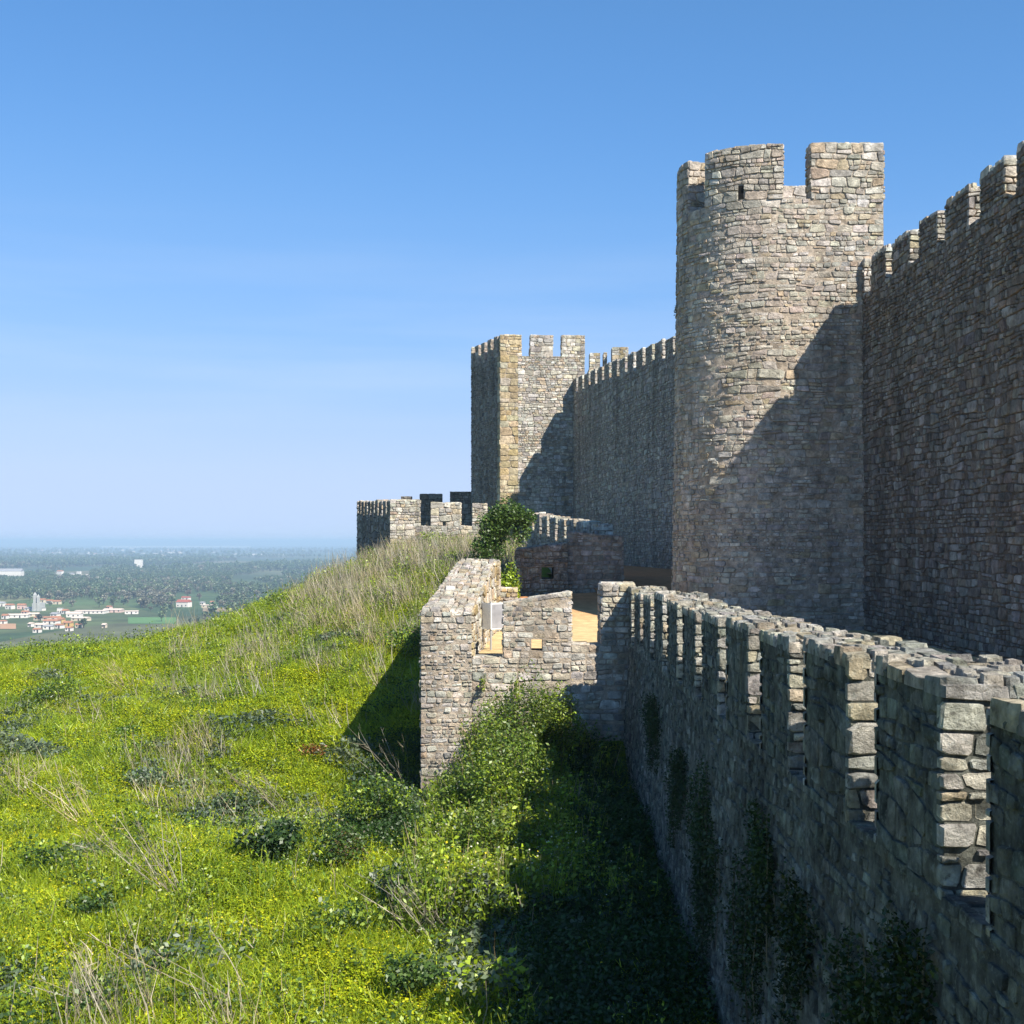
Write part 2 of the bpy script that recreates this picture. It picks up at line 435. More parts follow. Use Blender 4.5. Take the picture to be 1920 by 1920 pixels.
def stone_outlines(U, V, rng, h=(0.14, 0.32), asp=(0.9, 2.3), gap=0.011, wav=0.32, ext=0.03, holes=(), vmin=None, vmax=None, split=0.3, flat_ends=True, cut=(.04, .22)):
    """irregular coursed rubble: 8-sided outlines (u, v) that fill a U x V face"""
    rows = [-ext]
    ph0 = rng.uniform(0, 6.3)
    while rows[-1] < V + ext:
        rows.append(rows[-1] + rng.uniform(*h) * (1.0 + 0.38 * math.sin(rows[-1] * 1.7 + ph0) * math.sin(rows[-1] * 0.63 + 2 * ph0)))
    k = (V + 2 * ext) / (rows[-1] + ext)
    rows = [-ext + (r + ext) * k for r in rows]
    nr = len(rows) - 1
    amp, ph = [], []
    for i in range(nr + 1):
        a = 0.0 if (i in (0, nr) and flat_ends) else wav * min(rows[min(i + 1, nr)] - rows[min(i, nr - 1)], rows[max(i, 1)] - rows[max(i - 1, 0)])
        amp.append(a * 0.6); ph.append((rng.uniform(0, 6.3), rng.uniform(1.2, 2.2), rng.uniform(0, 6.3), rng.uniform(3.5, 6.0)))
    def line(i, u):
        p = ph[i]
        return rows[i] + amp[i] * (math.sin(p[0] + u * p[1]) + 0.7 * math.sin(p[2] + u * p[3]))
    out = []
    def emit(q):
        cu = sum(p[0] for p in q) / 4; cv = sum(p[1] for p in q) / 4
        w = abs(q[1][0] - q[0][0]); hh = abs(q[3][1] - q[0][1])
        if w < 0.05 or hh < 0.04: return
        g = gap * rng.uniform(0.7, 1.5)
        pts = []
        cor = []
        for (u, v) in q:
            du, dv = cu - u, cv - v
            cor.append((u + math.copysign(min(g, abs(du) * .5), du), v + math.copysign(min(g, abs(dv) * .5), dv)))
        for i in range(4):
            p = cor[i]; a = cor[i - 1]; b = cor[(i + 1) % 4]
            t1, t2 = rng.uniform(*cut), rng.uniform(*cut)
            pts.append((p[0] + (a[0] - p[0]) * t1, p[1] + (a[1] - p[1]) * t1))
            pts.append((p[0] + (b[0] - p[0]) * t2, p[1] + (b[1] - p[1]) * t2))
        for (a0, a1, b0, b1) in holes:
            us_ = [p[0] for p in pts]; vs_ = [p[1] for p in pts]
            if max(us_) > a0 and min(us_) < a1 and max(vs_) > b0 and min(vs_) < b1:
                ds = [a0 - cu, cu - a1, b0 - cv, cv - b1]
                if max(ds) < 0: return
                k_ = ds.index(max(ds))
                if k_ == 0: pts = [(min(u, a0), v) for u, v in pts]
                elif k_ == 1: pts = [(max(u, a1), v) for u, v in pts]
                elif k_ == 2: pts = [(u, min(v, b0)) for u, v in pts]
                else: pts = [(u, max(v, b1)) for u, v in pts]
        if vmin or vmax:
            pts = [(u, min(max(v, vmin(u) if vmin else -9), vmax(u) if vmax else 99)) for u, v in pts]
            ar = 0
            for i in range(8):
                ar += pts[i - 1][0] * pts[i][1] - pts[i][0] * pts[i - 1][1]
            if abs(ar) < 0.008: return
        out.append(pts)
    for i in range(nr):
        rh = rows[i + 1] - rows[i]
        u = -ext
        lb = lt = u
        while u < U + ext - 1e-6:
            w = rh * rng.uniform(*asp)
            if rng.random() < 0.12: w *= 1.5
            u2 = u + w
            if U + ext - u2 < 0.45 * rh: u2 = U + ext
            end = u2 >= U + ext - 1e-6
            j = 0 if end else rng.uniform(-.16, .16) * rh
            rb, rt = u2 - j, u2 + j
            q = [(lb, line(i, lb)), (rb, line(i, rb)), (rt, line(i + 1, rt)), (lt, line(i + 1, lt))]
            if rh > 0.17 and rng.random() < split:
                s = rng.uniform(.35, .65); s2 = s + rng.uniform(-.12, .12)
                ml = (q[0][0] + (q[3][0] - q[0][0]) * s, q[0][1] + (q[3][1] - q[0][1]) * s)
                mr = (q[1][0] + (q[2][0] - q[1][0]) * s2, q[1][1] + (q[2][1] - q[1][1]) * s2)
                for qq in ([q[0], q[1], mr, ml], [ml, mr, q[2], q[3]]):
                    if rng.random() < 0.55 and (qq[1][0] - qq[0][0]) > 1.6 * abs(qq[3][1] - qq[0][1]):
                        t = rng.uniform(.35, .65)
                        mb = (qq[0][0] + (qq[1][0] - qq[0][0]) * t, qq[0][1] + (qq[1][1] - qq[0][1]) * t)
                        mt = (qq[3][0] + (qq[2][0] - qq[3][0]) * t, qq[3][1] + (qq[2][1] - qq[3][1]) * t)
                        emit([qq[0], mb, mt, qq[3]]); emit([mb, qq[1], qq[2], mt])
                    else:
                        emit(qq)
            else:
                emit(q)
            u, lb, lt = u2, rb, rt
    return out

def stone_shape(pts, P, rng, d=(0.015, 0.05), back=-0.05, fine=True):
    n = len(pts)
    cu = sum(p[0] for p in pts) / n; cv = sum(p[1] for p in pts) / n
    size = max(max(p[0] for p in pts) - min(p[0] for p in pts), 0.05)
    dep = rng.uniform(*d)
    tx, ty = rng.uniform(-.07, .07), rng.uniform(-.07, .07)
    V = [P(u, v, back) for u, v in pts]
    V += [P(cu + (u - cu) * .985, cv + (v - cv) * .985, min(dep * 0.45, dep)) for u, v in pts]
    s = rng.uniform(.85, .95)
    for u, v in pts:
        k = s * rng.uniform(.96, 1.03)
        uu, vv = cu + (u - cu) * k, cv + (v - cv) * k
        V.append(P(uu, vv, dep + tx * (uu - cu) + ty * (vv - cv) + rng.uniform(-.006, .006)))
    Fc = [(i, (i + 1) % n, n + (i + 1) % n, n + i) for i in range(n)]
    Fc += [(n + i, n + (i + 1) % n, 2 * n + (i + 1) % n, 2 * n + i) for i in range(n)]
    if fine:
        V.append(P(cu + rng.uniform(-.1, .1) * size, cv, dep + rng.uniform(-.004, .012)))
        Fc += [(2 * n + i, 2 * n + (i + 1) % n, 3 * n) for i in range(n)]
    else:
        Fc.append(tuple(range(2 * n, 3 * n)))
    return V, Fc

def planar(P0, Ud, Vd, Nd):
    P0, Ud, Vd, Nd = Vector(P0), Vector(Ud).normalized(), Vector(Vd).normalized(), Vector(Nd).normalized()
    a = np.array
    p0, ud, vd, nd = tuple(P0), tuple(Ud), tuple(Vd), tuple(Nd)
    def P(u, v, d):
        return (p0[0] + u * ud[0] + v * vd[0] + d * nd[0], p0[1] + u * ud[1] + v * vd[1] + d * nd[1], p0[2] + u * ud[2] + v * vd[2] + d * nd[2])
    return P

class Masonry:
    """collects the stones of one thing; the 300 that show largest become parts, the rest one joined part"""
    def __init__(self, root, mat, pal, seed):
        self.root, self.mat, self.pal = root, mat, pal
        self.rng = random.Random(seed)
        self.pool = []
    def face(self, U, V, P, parent=None, pal=None, d=(0.015, 0.05), fine=True, **kw):
        rng = self.rng
        for pts in stone_outlines(U, V, rng, **kw):
            v, f = stone_shape(pts, P, rng, d=d, fine=fine)
            c = P(sum(p[0] for p in pts) / 8, sum(p[1] for p in pts) / 8, 0)
            c2 = P(sum(p[0] for p in pts) / 8, sum(p[1] for p in pts) / 8, 1)
            nrm = Vector(c2) - Vector(c)
            ar = 0
            for i in range(8):
                ar += pts[i - 1][0] * pts[i][1] - pts[i][0] * pts[i - 1][1]
            ar = abs(ar) / 2
            sc = 0.0
            if c[1] > 1:
                sx = 960 + F * c[0] / c[1]; sy = HOR - F * c[2] / c[1]
                view = Vector(c); dist = view.length
                facing = -nrm.dot(view) / dist / nrm.length
                if -20 < sx < 1940 and -20 < sy < 1940 and facing > 0.03:
                    sc = ar * facing * (F / dist) ** 2
            pl = pal(sum(p[0] for p in pts) / 8, sum(p[1] for p in pts) / 8, rng) if callable(pal) else (pal or self.pal)
            self.pool.append((sc, v, f, pick_tint(rng, pl), parent or self.root))
    def build(self, limit=300, minpx=45.0):
        self.pool.sort(key=lambda s: -s[0])
        rest = []
        k = 0
        for s in self.pool:
            if k < limit and s[0] > minpx:
                part("stone", s[1], s[2], self.mat, s[4], [s[3]] * len(s[1]))
                k += 1
            else:
                rest.append(s)
        if rest:
            V, Fc, T = [], [], []
            for sc, v, f, t, p in rest:
                b = len(V); V += v
                Fc += [tuple(i + b for i in q) for q in f]
                T += [t] * len(v)
            part("stonework", V, Fc, self.mat, self.root, T, kind="stuff")

def prism(bottom, top):
    n = len(bottom)
    V = [tuple(p) for p in bottom] + [tuple(p) for p in top]
    Fc = [tuple(range(n - 1, -1, -1)), tuple(range(n, 2 * n))]
    Fc += [(i, (i + 1) % n, n + (i + 1) % n, n + i) for i in range(n)]
    return V, Fc

def unit2(a, b):
    d = Vector((b[0] - a[0], b[1] - a[1], 0)); L = d.length
    return d / L, L

def crenel_wall(name, label, near, far, z_base, z_top0, z_top1, thick, merlon_h, period, mlen, first, mat, mortar, pal, seed,
                outward_left=True, stone_h=(0.14, 0.32), mstone_h=None, batter=0.0, fine=True, d=(0.015, 0.05), cat="castle wall", stone_back=False, n_mer=None,
                cheek_h=None, top_h=(0.25, 0.5), limit=300, body_z0=None, rough_top=0.04, group=None, cpal=None, cap=None, warp=0.0, vary=0.04, wav=0.32, split=0.3, stone_from=0.0, gap=0.011, holes=()):
    """straight crenellated wall from near to far (plan points of the OUTER face); the outer side is to the left of the walking direction"""
    e, L = unit2(near, far)
    nrm = Vector((-e.y, e.x, 0)) if outward_left else Vector((e.y, -e.x, 0))
    base0 = Vector((near[0], near[1], z_base))
    root = thing(name, label, cat, (near[0], near[1], z_base), group)
    ms = Masonry(root, mat, pal, seed)
    rng = ms.rng
    inn = -nrm * thick
    A = Vector((near[0], near[1], 0)); B = Vector((far[0], far[1], 0))
    s0, s1 = z_top0 - merlon_h, z_top1 - merlon_h
    bo0 = nrm * batter * (s0 - z_base); bo1 = nrm * batter * (s1 - z_base)
    Z = lambda z: Vector((0, 0, z))
    V, Fc = prism([A + bo0 + Z(z_base), B + bo1 + Z(z_base), B + inn + Z(z_base), A + inn + Z(z_base)],
                  [A + Z(s0), B + Z(s1), B + inn + Z(s1), A + inn + Z(s0)])
    part("wall_core", V, Fc, mortar, root)
    Hm = max(s0, s1) - z_base
    def Pbody(u, v, dd):
        sill = s0 + (s1 - s0) * u / L
        off = batter * (sill - z_base - v) + dd + (warp * (0.5 + 0.5 * noise.noise(Vector((u * 1.3, v * 1.3, 2.2)))) if warp else 0.0)
        return (A.x + e.x * u + nrm.x * off, A.y + e.y * u + nrm.y * off, z_base + v)
    bz = 0.0 if body_z0 is None else body_z0 - z_base
    ms.face(L - stone_from, Hm - bz, (lambda u, v, dd: Pbody(u + stone_from, v + bz, dd)), h=stone_h, fine=fine, d=d, gap=gap, holes=holes, wav=wav, split=split,
            vmax=lambda u: s0 + (s1 - s0) * (u + stone_from) / L - z_base - bz + 0.02)
    # end face towards the camera
    # merlons
    u = first
    k = 0
    while u < L - 0.3 and (n_mer is None or k < n_mer):
        u1 = min(u + mlen * rng.uniform(1 - vary, 1 + vary), L)
        sill = s0 + (s1 - s0) * u / L
        zt = sill + merlon_h + rng.uniform(-rough_top, rough_top) * 1.3
        zb = sill - 0.05
        if cap: zt -= cap[1]
        a = A + e * u; b = A + e * u1
        Vm, Fm = prism([a + Z(zb), b + Z(zb), b + inn + Z(zb), a + inn + Z(zb)],
                       [a + Z(zt - .03), b + Z(zt - .03), b + inn + Z(zt - .03), a + inn + Z(zt - .03)])
        mer = part("merlon", Vm, Fm, mortar, root)
        hh = zt - sill - 0.03
        mh = mstone_h or stone_h
        fs0 = planar(a + Z(sill + .0), e, (0, 0, 1), nrm)
        fs = (lambda u_, v_, d_, f0=fs0, o=u: f0(u_, v_, d_ + warp * (0.5 + 0.5 * noise.noise(Vector(((u_ + o) * 1.7, v_ * 1.7, 5.5)))))) if warp else fs0
        ms.face(u1 - u, hh, fs, mer, h=mh, fine=fine, d=d, gap=gap, ext=0.0, wav=wav, split=split)
        dc = (max(d[0], .004), max(d[1], .04))
        cheek = planar(a + inn + Z(sill), -inn, (0, 0, 1), -e)
        ms.face(thick, hh, cheek, mer, pal=cpal, h=cheek_h or mh, asp=(1.2, 3.5) if cheek_h else (0.9, 2.3), fine=fine, d=dc, gap=gap, split=0.15)
        if cheek_h:
            ms.face(thick, hh, planar(b + Z(sill), inn, (0, 0, 1), e), mer, pal=cpal, h=cheek_h, asp=(1.2, 3.5), fine=fine, d=dc, gap=gap, split=0.15)
        topf = planar(a + Z(zt - .03), e, inn, (0, 0, 1))
        ms.face(u1 - u, thick, topf, mer, pal=cpal, h=top_h, asp=(0.8, 1.8), fine=fine, d=cap or (.008, dc[1] + .015), gap=gap)
        if stone_back:
            ms.face(u1 - u, hh, planar(a + inn + Z(sill), e, (0, 0, 1), -nrm), mer, h=mh, fine=fine, d=d, gap=gap)
        u += period
        k += 1
    # sills
    sp = planar(A + Z(s0), (e * L + Z(s1 - s0)), inn, (0, 0, 1))
    ms.face(L, thick, sp, h=top_h, asp=(0.8, 1.8), fine=False, d=(0.005, 0.02), gap=gap)
    ms.build(limit=limit)
    return root, ms

# ------------------------------------------------------------------ foreground outer wall
# merlon cheeks at depth 4.98 + 1.98 k, wall plane close to x = 2.2
FW_Y0, FW_Y1 = 3.0, 28.0
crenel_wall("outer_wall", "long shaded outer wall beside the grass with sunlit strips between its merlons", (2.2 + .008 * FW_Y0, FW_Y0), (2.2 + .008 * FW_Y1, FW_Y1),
            -6.2, -0.63, -0.91, 0.68, 1.18, 1.98, 1.34, 0.0, M_STONE_OLD, M_MORTAR_LICHEN, PAL['darklichen'], 21, cpal=PAL['lichen'],  # shade put into the lichened face stones, sunlit cheeks kept pale
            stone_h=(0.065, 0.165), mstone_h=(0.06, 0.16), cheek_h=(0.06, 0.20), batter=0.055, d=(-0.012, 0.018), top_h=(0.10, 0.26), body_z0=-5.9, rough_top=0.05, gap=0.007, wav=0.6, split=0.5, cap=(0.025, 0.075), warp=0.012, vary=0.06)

# ------------------------------------------------------------------ right curtain wall
RC = lambda Y: 10.2 - 0.013 * Y
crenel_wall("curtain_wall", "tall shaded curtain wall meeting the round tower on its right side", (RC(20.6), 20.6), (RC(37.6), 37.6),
            -2.6, 7.80, 7.80, 0.75, 1.02, 2.02, 1.38, 0.0, M_STONE, M_MORTAR_BROWN, PAL['dark'], 22, cpal=PAL['pale'],  # unlit face drawn in darkened stones, sunlit cheeks in pale ones
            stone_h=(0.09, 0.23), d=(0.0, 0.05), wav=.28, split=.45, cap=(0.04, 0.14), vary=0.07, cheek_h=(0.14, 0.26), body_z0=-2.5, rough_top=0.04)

# ------------------------------------------------------------------ far curtain wall between the towers
def KC(p): return 40180.0 / (p - 610.0)
fc_near = (px(1261, 0, KC(1261)).x + 0.14 * 21.0, KC(1261) - 21.0)
fc_far = (px(1072, 0, KC(1072)).x, KC(1072))
_e, _L = unit2(fc_near, fc_far)
crenel_wall("curtain_wall", "far shaded curtain wall running between the round tower and the square tower", fc_near, fc_far,
            -2.4, 8.7, 10.55, 0.75, 1.0, 2.0, 1.34, 1.07, M_STONE, M_MORTAR_GREY, PAL['grey'], 23, cpal=PAL['pale'],
            stone_h=(0.13, 0.28), d=(0.015, 0.05), fine=False, cheek_h=(0.18, 0.3), limit=300)

# ------------------------------------------------------------------ round tower
def round_tower():
    root = thing("round_tower", "tall round-fronted stone tower with broad merlons half crossed by shadow", "tower", (7.5, 39.5, -2.6))
    ms = Masonry(root, M_STONE, PAL['tower'], 31)
    R, xc, yf = 2.5, 7.45, 37.0
    x_r = 10.30
    fl = x_r - xc                    # flat front length
    arc = math.pi * R
    tot = fl + arc + fl
    zb, zs, zt = -2.6, 9.5, 11.02
    def plan(u, off):
        if u < fl: return (x_r - u, yf - off)
        if u < fl + arc:
            t = (u - fl) / R
            return (xc - (R + off) * math.sin(t), yf + R - (R + off) * math.cos(t))
        return (xc + (u - fl - arc), yf + 2 * R + off)
    def P(u, v, d):
        z = zb + v
        x, y = plan(u, d + 0.014 * (zt - z))
        return (x, y, z)
    # core shell with a ring of quads
    us = [0, fl * .25, fl * .5, fl * .75] + [fl + arc * i / 40 for i in range(41)] + [fl + arc + fl * .5, tot]
    ring = lambda z: [P(u, z - zb, 0.0) for u in us]
    slit = (fl + 1.01, fl + 1.16, 9.55 - zb, 9.93 - zb)     # arrow slit in the upper wall
    b, t = ring(zb), ring(zs)
    V, Fc = prism(b, t)
    part("wall_core", V, Fc, M_MORTAR, root, smooth=False)
    H = zs - zb
    # pale squared stone on the upper right, rubble elsewhere
    vis = fl + R * math.radians(118)
    def tower_pal(u, v, rng):
        k = 1.9 + .5 * math.sin(v * 3.1) - u + .25 * rng.uniform(-1, 1)
        return PAL['pale'] if (v > H - 4.4 + .4 * math.sin(u * 2) and k > 0) else PAL['tower']
    ms.face(vis, H, lambda u, v, d: P(u, v, d), pal=tower_pal, h=(0.085, 0.225), asp=(.9, 2.5), ext=0.0, d=(-0.008, 0.04), wav=.28, split=.45, gap=.009)
    # merlons: (u0, u1)
    th = 0.6
    segs = [(0.0, 2.0), (2.79, fl + 2.22), (fl + 3.0, fl + 4.4), (fl + 5.15, fl + 6.5), (fl + 7.2, fl + 9.1), (tot - 2.0, tot)]
    for i, (u0, u1) in enumerate(segs):
        n = max(2, int((u1 - u0) / 0.35))
        uu = [u0 + (u1 - u0) * k / n for k in range(n + 1)]
        z1 = zt + (0.03, 0.0, -0.02, 0.02, 0, 0)[i]
        out = [P(u, zs - .05 - zb, 0) for u in uu]; inn = [P(u, zs - .05 - zb, -th) for u in reversed(uu)]
        outt = [P(u, z1 - zb, 0) for u in uu]; innt = [P(u, z1 - zb, -th) for u in reversed(uu)]
        V, Fc = prism(out + inn, outt + innt)
        # no opening in the merlon: a near-black box paints the arrow slit's shade
        mer = part("merlon", V, Fc, M_MORTAR, root)
        hh = z1 - zs
        holes = [(slit[0] - u0, slit[1] - u0, 0.05, 0.43)] if i == 1 else ()
        ms.face(u1 - u0, hh, lambda u, v, d: P(u + u0, v + zs - zb, d), mer, pal=PAL['pale'] if i == 0 else None, h=(0.13, 0.28), ext=0.02, holes=holes, split=.2)
        if i in (0, 1, 2):
            ms.face(th, hh, lambda u, v, d: P(u1 + d, v + zs - zb, -u), mer, h=(0.16, 0.3), ext=0.02)
            ms.face(th, hh, lambda u, v, d: P(u0 - d, v + zs - zb, -th + u), mer, h=(0.16, 0.3), ext=0.02)
        if i >= 3:
            ms.face(u1 - u0, hh, lambda u, v, d: P(u + u0, v + zs - zb, -th - d), mer, h=(0.16, 0.3), ext=0.02)
        ms.face(u1 - u0, th, lambda u, v, d: P(u + u0, z1 - zb + d, -v), mer, h=(0.2, 0.3), ext=0.02, d=(.01, .03))
        if i == 1:
            sx, sy, sz = P((slit[0] + slit[1]) / 2, zs + .24 - zb, 0.002)
            V, Fc = box(-.075, .075, -.01, .25, -.19, .19)
            t_ = (slit[0] - fl) / R
            ca, sa = math.cos(-t_), math.sin(-t_)
            V = [(sx + x * ca - y * sa, sy + x * sa + y * ca, sz + z) for x, y, z in V]
            mer2 = part("arrow_slit", V, [Fc[i_] for i_ in (0, 1, 3, 4, 5, 2)], plain_mat("slit_dark", (0.012, 0.011, 0.010)), root)
    ms.build()
    # a tuft growing out of the left side is added with the plants
round_tower()

# ------------------------------------------------------------------ square tower
def square_tower():
    Y0 = 86.0
    zt, zs, zb = 387 / F * Y0, 387 / F * Y0 - 1.36, -2.0
    a = px(938, 0, Y0); b = px(1096, 0, Y0 + .4); c = px(884, 0, 92.2)
    A = Vector((a.x, a.y, 0)); B = Vector((b.x, b.y, 0)); C = Vector((c.x, c.y, 0)); D = B + (C - A)
    root = thing("square_tower", "square battlemented tower with golden corner stones beside the far curtain wall", "tower", (A.x, A.y, zb))
    ms = Masonry(root, M_STONE, PAL['pale'], 41)
    Z = lambda z: Vector((0, 0, z))
    V, Fc = prism([p + Z(zb) for p in (A, B, D, C)], [p + Z(zs) for p in (A, B, D, C)])
    part("wall_core", V, Fc, M_MORTAR, root)
    up = Vector((0, 0, 1))
    e1 = (B - A).normalized(); n1 = e1.cross(up); L1 = (B - A).length
    e2 = (A - C).normalized(); n2 = e2.cross(up); L2 = (A - C).length
    H = zs - zb
    q = 1.15
    pt = [(2.3, 8.2), (2.45, 4.1), (3.6, 5.2), (2.0, 6.3), (3.9, 6.8)]
    ms.face(q, H, planar(A + Z(zb), e1, up, n1), pal=PAL['gold'], h=(0.32, 0.46), asp=(1.1, 2.0), wav=.05, split=0, gap=.012)
    ms.face(L1 - q, H, planar(A + e1 * q + Z(zb), e1, up, n1), h=(0.12, 0.26), holes=[(u, u + .2, v, v + .22) for u, v in pt], d=(0.02, 0.06))
    ms.face(L2 - .5, H, planar(C + Z(zb), e2, up, n2), pal=PAL['dark'] + [(.2, .16, .13), (.24, .2, .16)], h=(0.13, 0.26), fine=False)  # tower's unlit side has its shade in the darker stone colour
    ms.face(.5, H, planar(A - e2 * .5 + Z(zb), e2, up, n2), pal=PAL['gold'], h=(0.32, 0.46), asp=(1.1, 2.0), wav=.05, split=0, fine=False)
    th = 0.6
    def mer(P0, e, n, u0, u1, pal, k=0):
        a_ = P0 + e * u0; b_ = P0 + e * u1; i_ = -n * th
        V, Fc = prism([p + Z(zs - .05) for p in (a_, b_, b_ + i_, a_ + i_)], [p + Z(zt) for p in (a_, b_, b_ + i_, a_ + i_)])
        m = part("merlon", V, Fc, M_MORTAR, root)
        ms.face(u1 - u0, zt - zs, planar(a_ + Z(zs), e, up, n), m, pal=pal, h=(0.2, 0.36))
        ms.face(th, zt - zs, planar(a_ + Z(zs) + i_, n, up, -e), m, pal=pal, h=(0.2, 0.36))
        ms.face(th, zt - zs, planar(b_ + Z(zs), -n, up, e), m, pal=pal, h=(0.2, 0.36))
        ms.face(u1 - u0, th, planar(a_ + Z(zt), e, -n, up), m, pal=pal, h=(0.2, 0.36), fine=False)
    for u0, u1 in ((0, 1.36), (1.96, 3.4), (4.0, L1)):
        mer(A, e1, n1, u0, u1, PAL['gold'] if u0 == 0 else PAL['pale'])
    for k in range(5):
        u1 = L2 - 1.4 * k - .62 - (0 if k else .0)
        u0 = u1 - .72
        if u0 > -.05: mer(C, e2, n2, max(u0, 0), u1, PAL['grey'])
    nb = -n1
    for u0, u1 in ((0, 1.36), (1.96, 3.4), (4.0, L1)):
        mer(C - nb * 0 , e1, nb, u0, u1, PAL['pale'])
    ms.build()
square_tower()

# ------------------------------------------------------------------ sandy terrace and path
def path_z(X, Y):
    t = np.clip((Y - 39.0) / 8.0, 0, 1)
    return -2.45 + 1.15 * t * t * (3 - 2 * t)
def build_path():
    rows = []
    for Y in list(np.arange(2.0, 28, 1.0)) + [28.0, 28.05] + list(np.arange(29.0, 50, 1.0)) + [50, 56, 62, 70, 80, 88]:
        xl = 2.6 if Y < 28.02 else (-1.6 if Y < 37 else (-1.2 if Y < 44 else 2.84 - .14 * (Y - 45.9) - .3))
        xr = 10.6 if Y < 42 else 10.6 - .14 * (Y - 42)
        xs = np.linspace(xl, xr, 13)
        rows.append([(x, Y, float(path_z(x, Y)) + .02 * math.sin(x * 2 + Y)) for x in xs])
    V = [p for r in rows for p in r]
    Fc = [(j * 13 + i, j * 13 + i + 1, (j + 1) * 13 + i + 1, (j + 1) * 13 + i) for j in range(len(rows) - 1) for i in range(12)]
    m = plain_mat("ochre_sand", (0.60, 0.44, 0.23), var=0.28, scale=3.0, bump=0.02)
    o = bpy.data.objects.new("path", mesh_from("path", V, Fc, m)); place(o, None, (0, 0, 0)); tag(o, kind="structure")
build_path()

# ------------------------------------------------------------------ small bastion in front (gate platform)
def bastion_front():
    Y0 = 27.5; th = 0.7
    root = thing("bastion_wall", "sunlit front wall of small bastion with one merlon pierced by a square loophole", "castle wall", (0.5, Y0, -4.6))
    ms = Masonry(root, M_STONE, PAL['pale'], 51)
    x0, x1 = -0.83, 2.46
    up = (0, 0, 1); n = (0, -1, 0); e = (1, 0, 0)
    segs = [(x0, -0.165, -2.38), (1.21, 1.87, -2.12)]
    V, Fc = join([box(x0 + .003, 1.21, Y0, Y0 + th, -5.2, -2.40), box(1.212, x1, Y0 + .002, Y0 + th, -5.2, -2.14)])
    part("wall_core", V, Fc, M_MORTAR, root)
    kw = dict(h=(0.06, 0.155), d=(-.005, 0.03), ext=0.0, wav=.3, split=.4)
    ms.face(2.04, 2.4, planar((x0, Y0, -4.8), e, up, n), **kw)
    ms.face(x1 - 1.21, 2.66, planar((1.21, Y0, -4.8), e, up, n), **kw)
    ms.face(2.04, th, planar((x0, Y0, -2.40), e, (0, 1, 0), up), h=(.2, .35), d=(.005, .02), ext=0)
    ms.face(x1 - 1.21, th, planar((1.21, Y0, -2.14), e, (0, 1, 0), up), h=(.2, .35), d=(.01, .03), ext=0)
    # merlon with the loophole: four blocks round the opening
    m0, m1 = -0.165, 1.21
    h0, h1, v0, v1 = 0.40, 0.63, -2.26, -2.02
    zl, zr = -1.29, -1.05
    zt = lambda x: zl + (zr - zl) * (x - m0) / (m1 - m0)
    def blk(a, b, z0, zfun):
        return prism([(a, Y0, z0), (b, Y0, z0), (b, Y0 + th, z0), (a, Y0 + th, z0)],
                     [(a, Y0, zfun(a)), (b, Y0, zfun(b)), (b, Y0 + th, zfun(b)), (a, Y0 + th, zfun(a))])
    V, Fc = join([blk(m0, h0, -2.41, zt), blk(h1, m1 - .002, -2.41, zt), blk(h0, h1, -2.41, lambda x: v0), blk(h0, h1, v1, zt)])
    mer = part("merlon", V, Fc, M_MORTAR, root)
    ms.face(m1 - m0, zr + 2.40, planar((m0, Y0, -2.40), e, up, n), mer, h=(0.06, 0.14), d=(-.005, 0.025), ext=0.02, wav=.3, split=.4,
            holes=[(h0 - m0, h1 - m0, v0 + 2.40, v1 + 2.40)], vmax=lambda u: zt(m0 + u) + 2.42)
    ms.face(th, zl + 2.4, planar((m0, Y0 + th, -2.40), (0, -1, 0), up, (-1, 0, 0)), mer, h=(.14, .26), ext=.02)
    ms.face(th, zr + 2.4, planar((m1, Y0, -2.40), (0, 1, 0), up, (1, 0, 0)), mer, h=(.14, .26), ext=.02)
    ms.face(m1 - m0, th, planar((m0, Y0, zl), (m1 - m0, 0, zr - zl), (0, 1, 0), up), mer, h=(.2, .35), ext=.02, d=(.01, .03))
    # corner merlon against the long outer wall
    c0, c1, zc = 1.87, 2.44, -0.90
    V, Fc = box(c0, c1 + .1, Y0 + .004, Y0 + th + .5, -2.15, zc)
    mer = part("merlon", V, Fc, M_MORTAR, root)
    ms.face(c1 - c0, zc + 2.14, planar((c0, Y0 + .004, -2.14), e, up, n), mer, h=(.12, .24), ext=.02)
    ms.face(th + .5, zc + 2.14, planar((c0, Y0 + th + .5, -2.14), (0, -1, 0), up, (-1, 0, 0)), mer, h=(.14, .26), ext=.02)
    ms.face(c1 - c0 + .1, th + .5, planar((c0, Y0, zc), e, (0, 1, 0), up), mer, h=(.2, .35), ext=.02)
    ms.build()

    # left wing wall: runs away from the camera, its top climbs with the slope
    root = thing("bastion_wall", "left wing wall of small bastion, its sloping top climbing the bank", "castle wall", (-1.35, Y0, -5.4))
    ms = Masonry(root, M_STONE, PAL['pale'], 52)
    n_ = 10
    Yk = lambda t: Y0 - .02 + t * 8.8
    xo = lambda t: -1.87 + t * .50
    xi = lambda t: -0.835 + t * .40
    zt = lambda t: -1.46 + .93 * min(1, t * 1.08)
    V, Fc = [], []
    for k in range(n_ + 1):
        t = k / n_
        V += [(xo(t), Yk(t), -5.6), (xi(t), Yk(t), -5.6), (xi(t), Yk(t), zt(t)), (xo(t), Yk(t), zt(t))]
    for k in range(n_):
        for i in range(4):
            j = (i + 1) % 4
            Fc.append((k * 4 + i, k * 4 + j, (k + 1) * 4 + j, (k + 1) * 4 + i))
    Fc += [(3, 2, 1, 0), tuple(n_ * 4 + i for i in range(4))]
    part("wall_core", V, Fc, M_MORTAR, root)
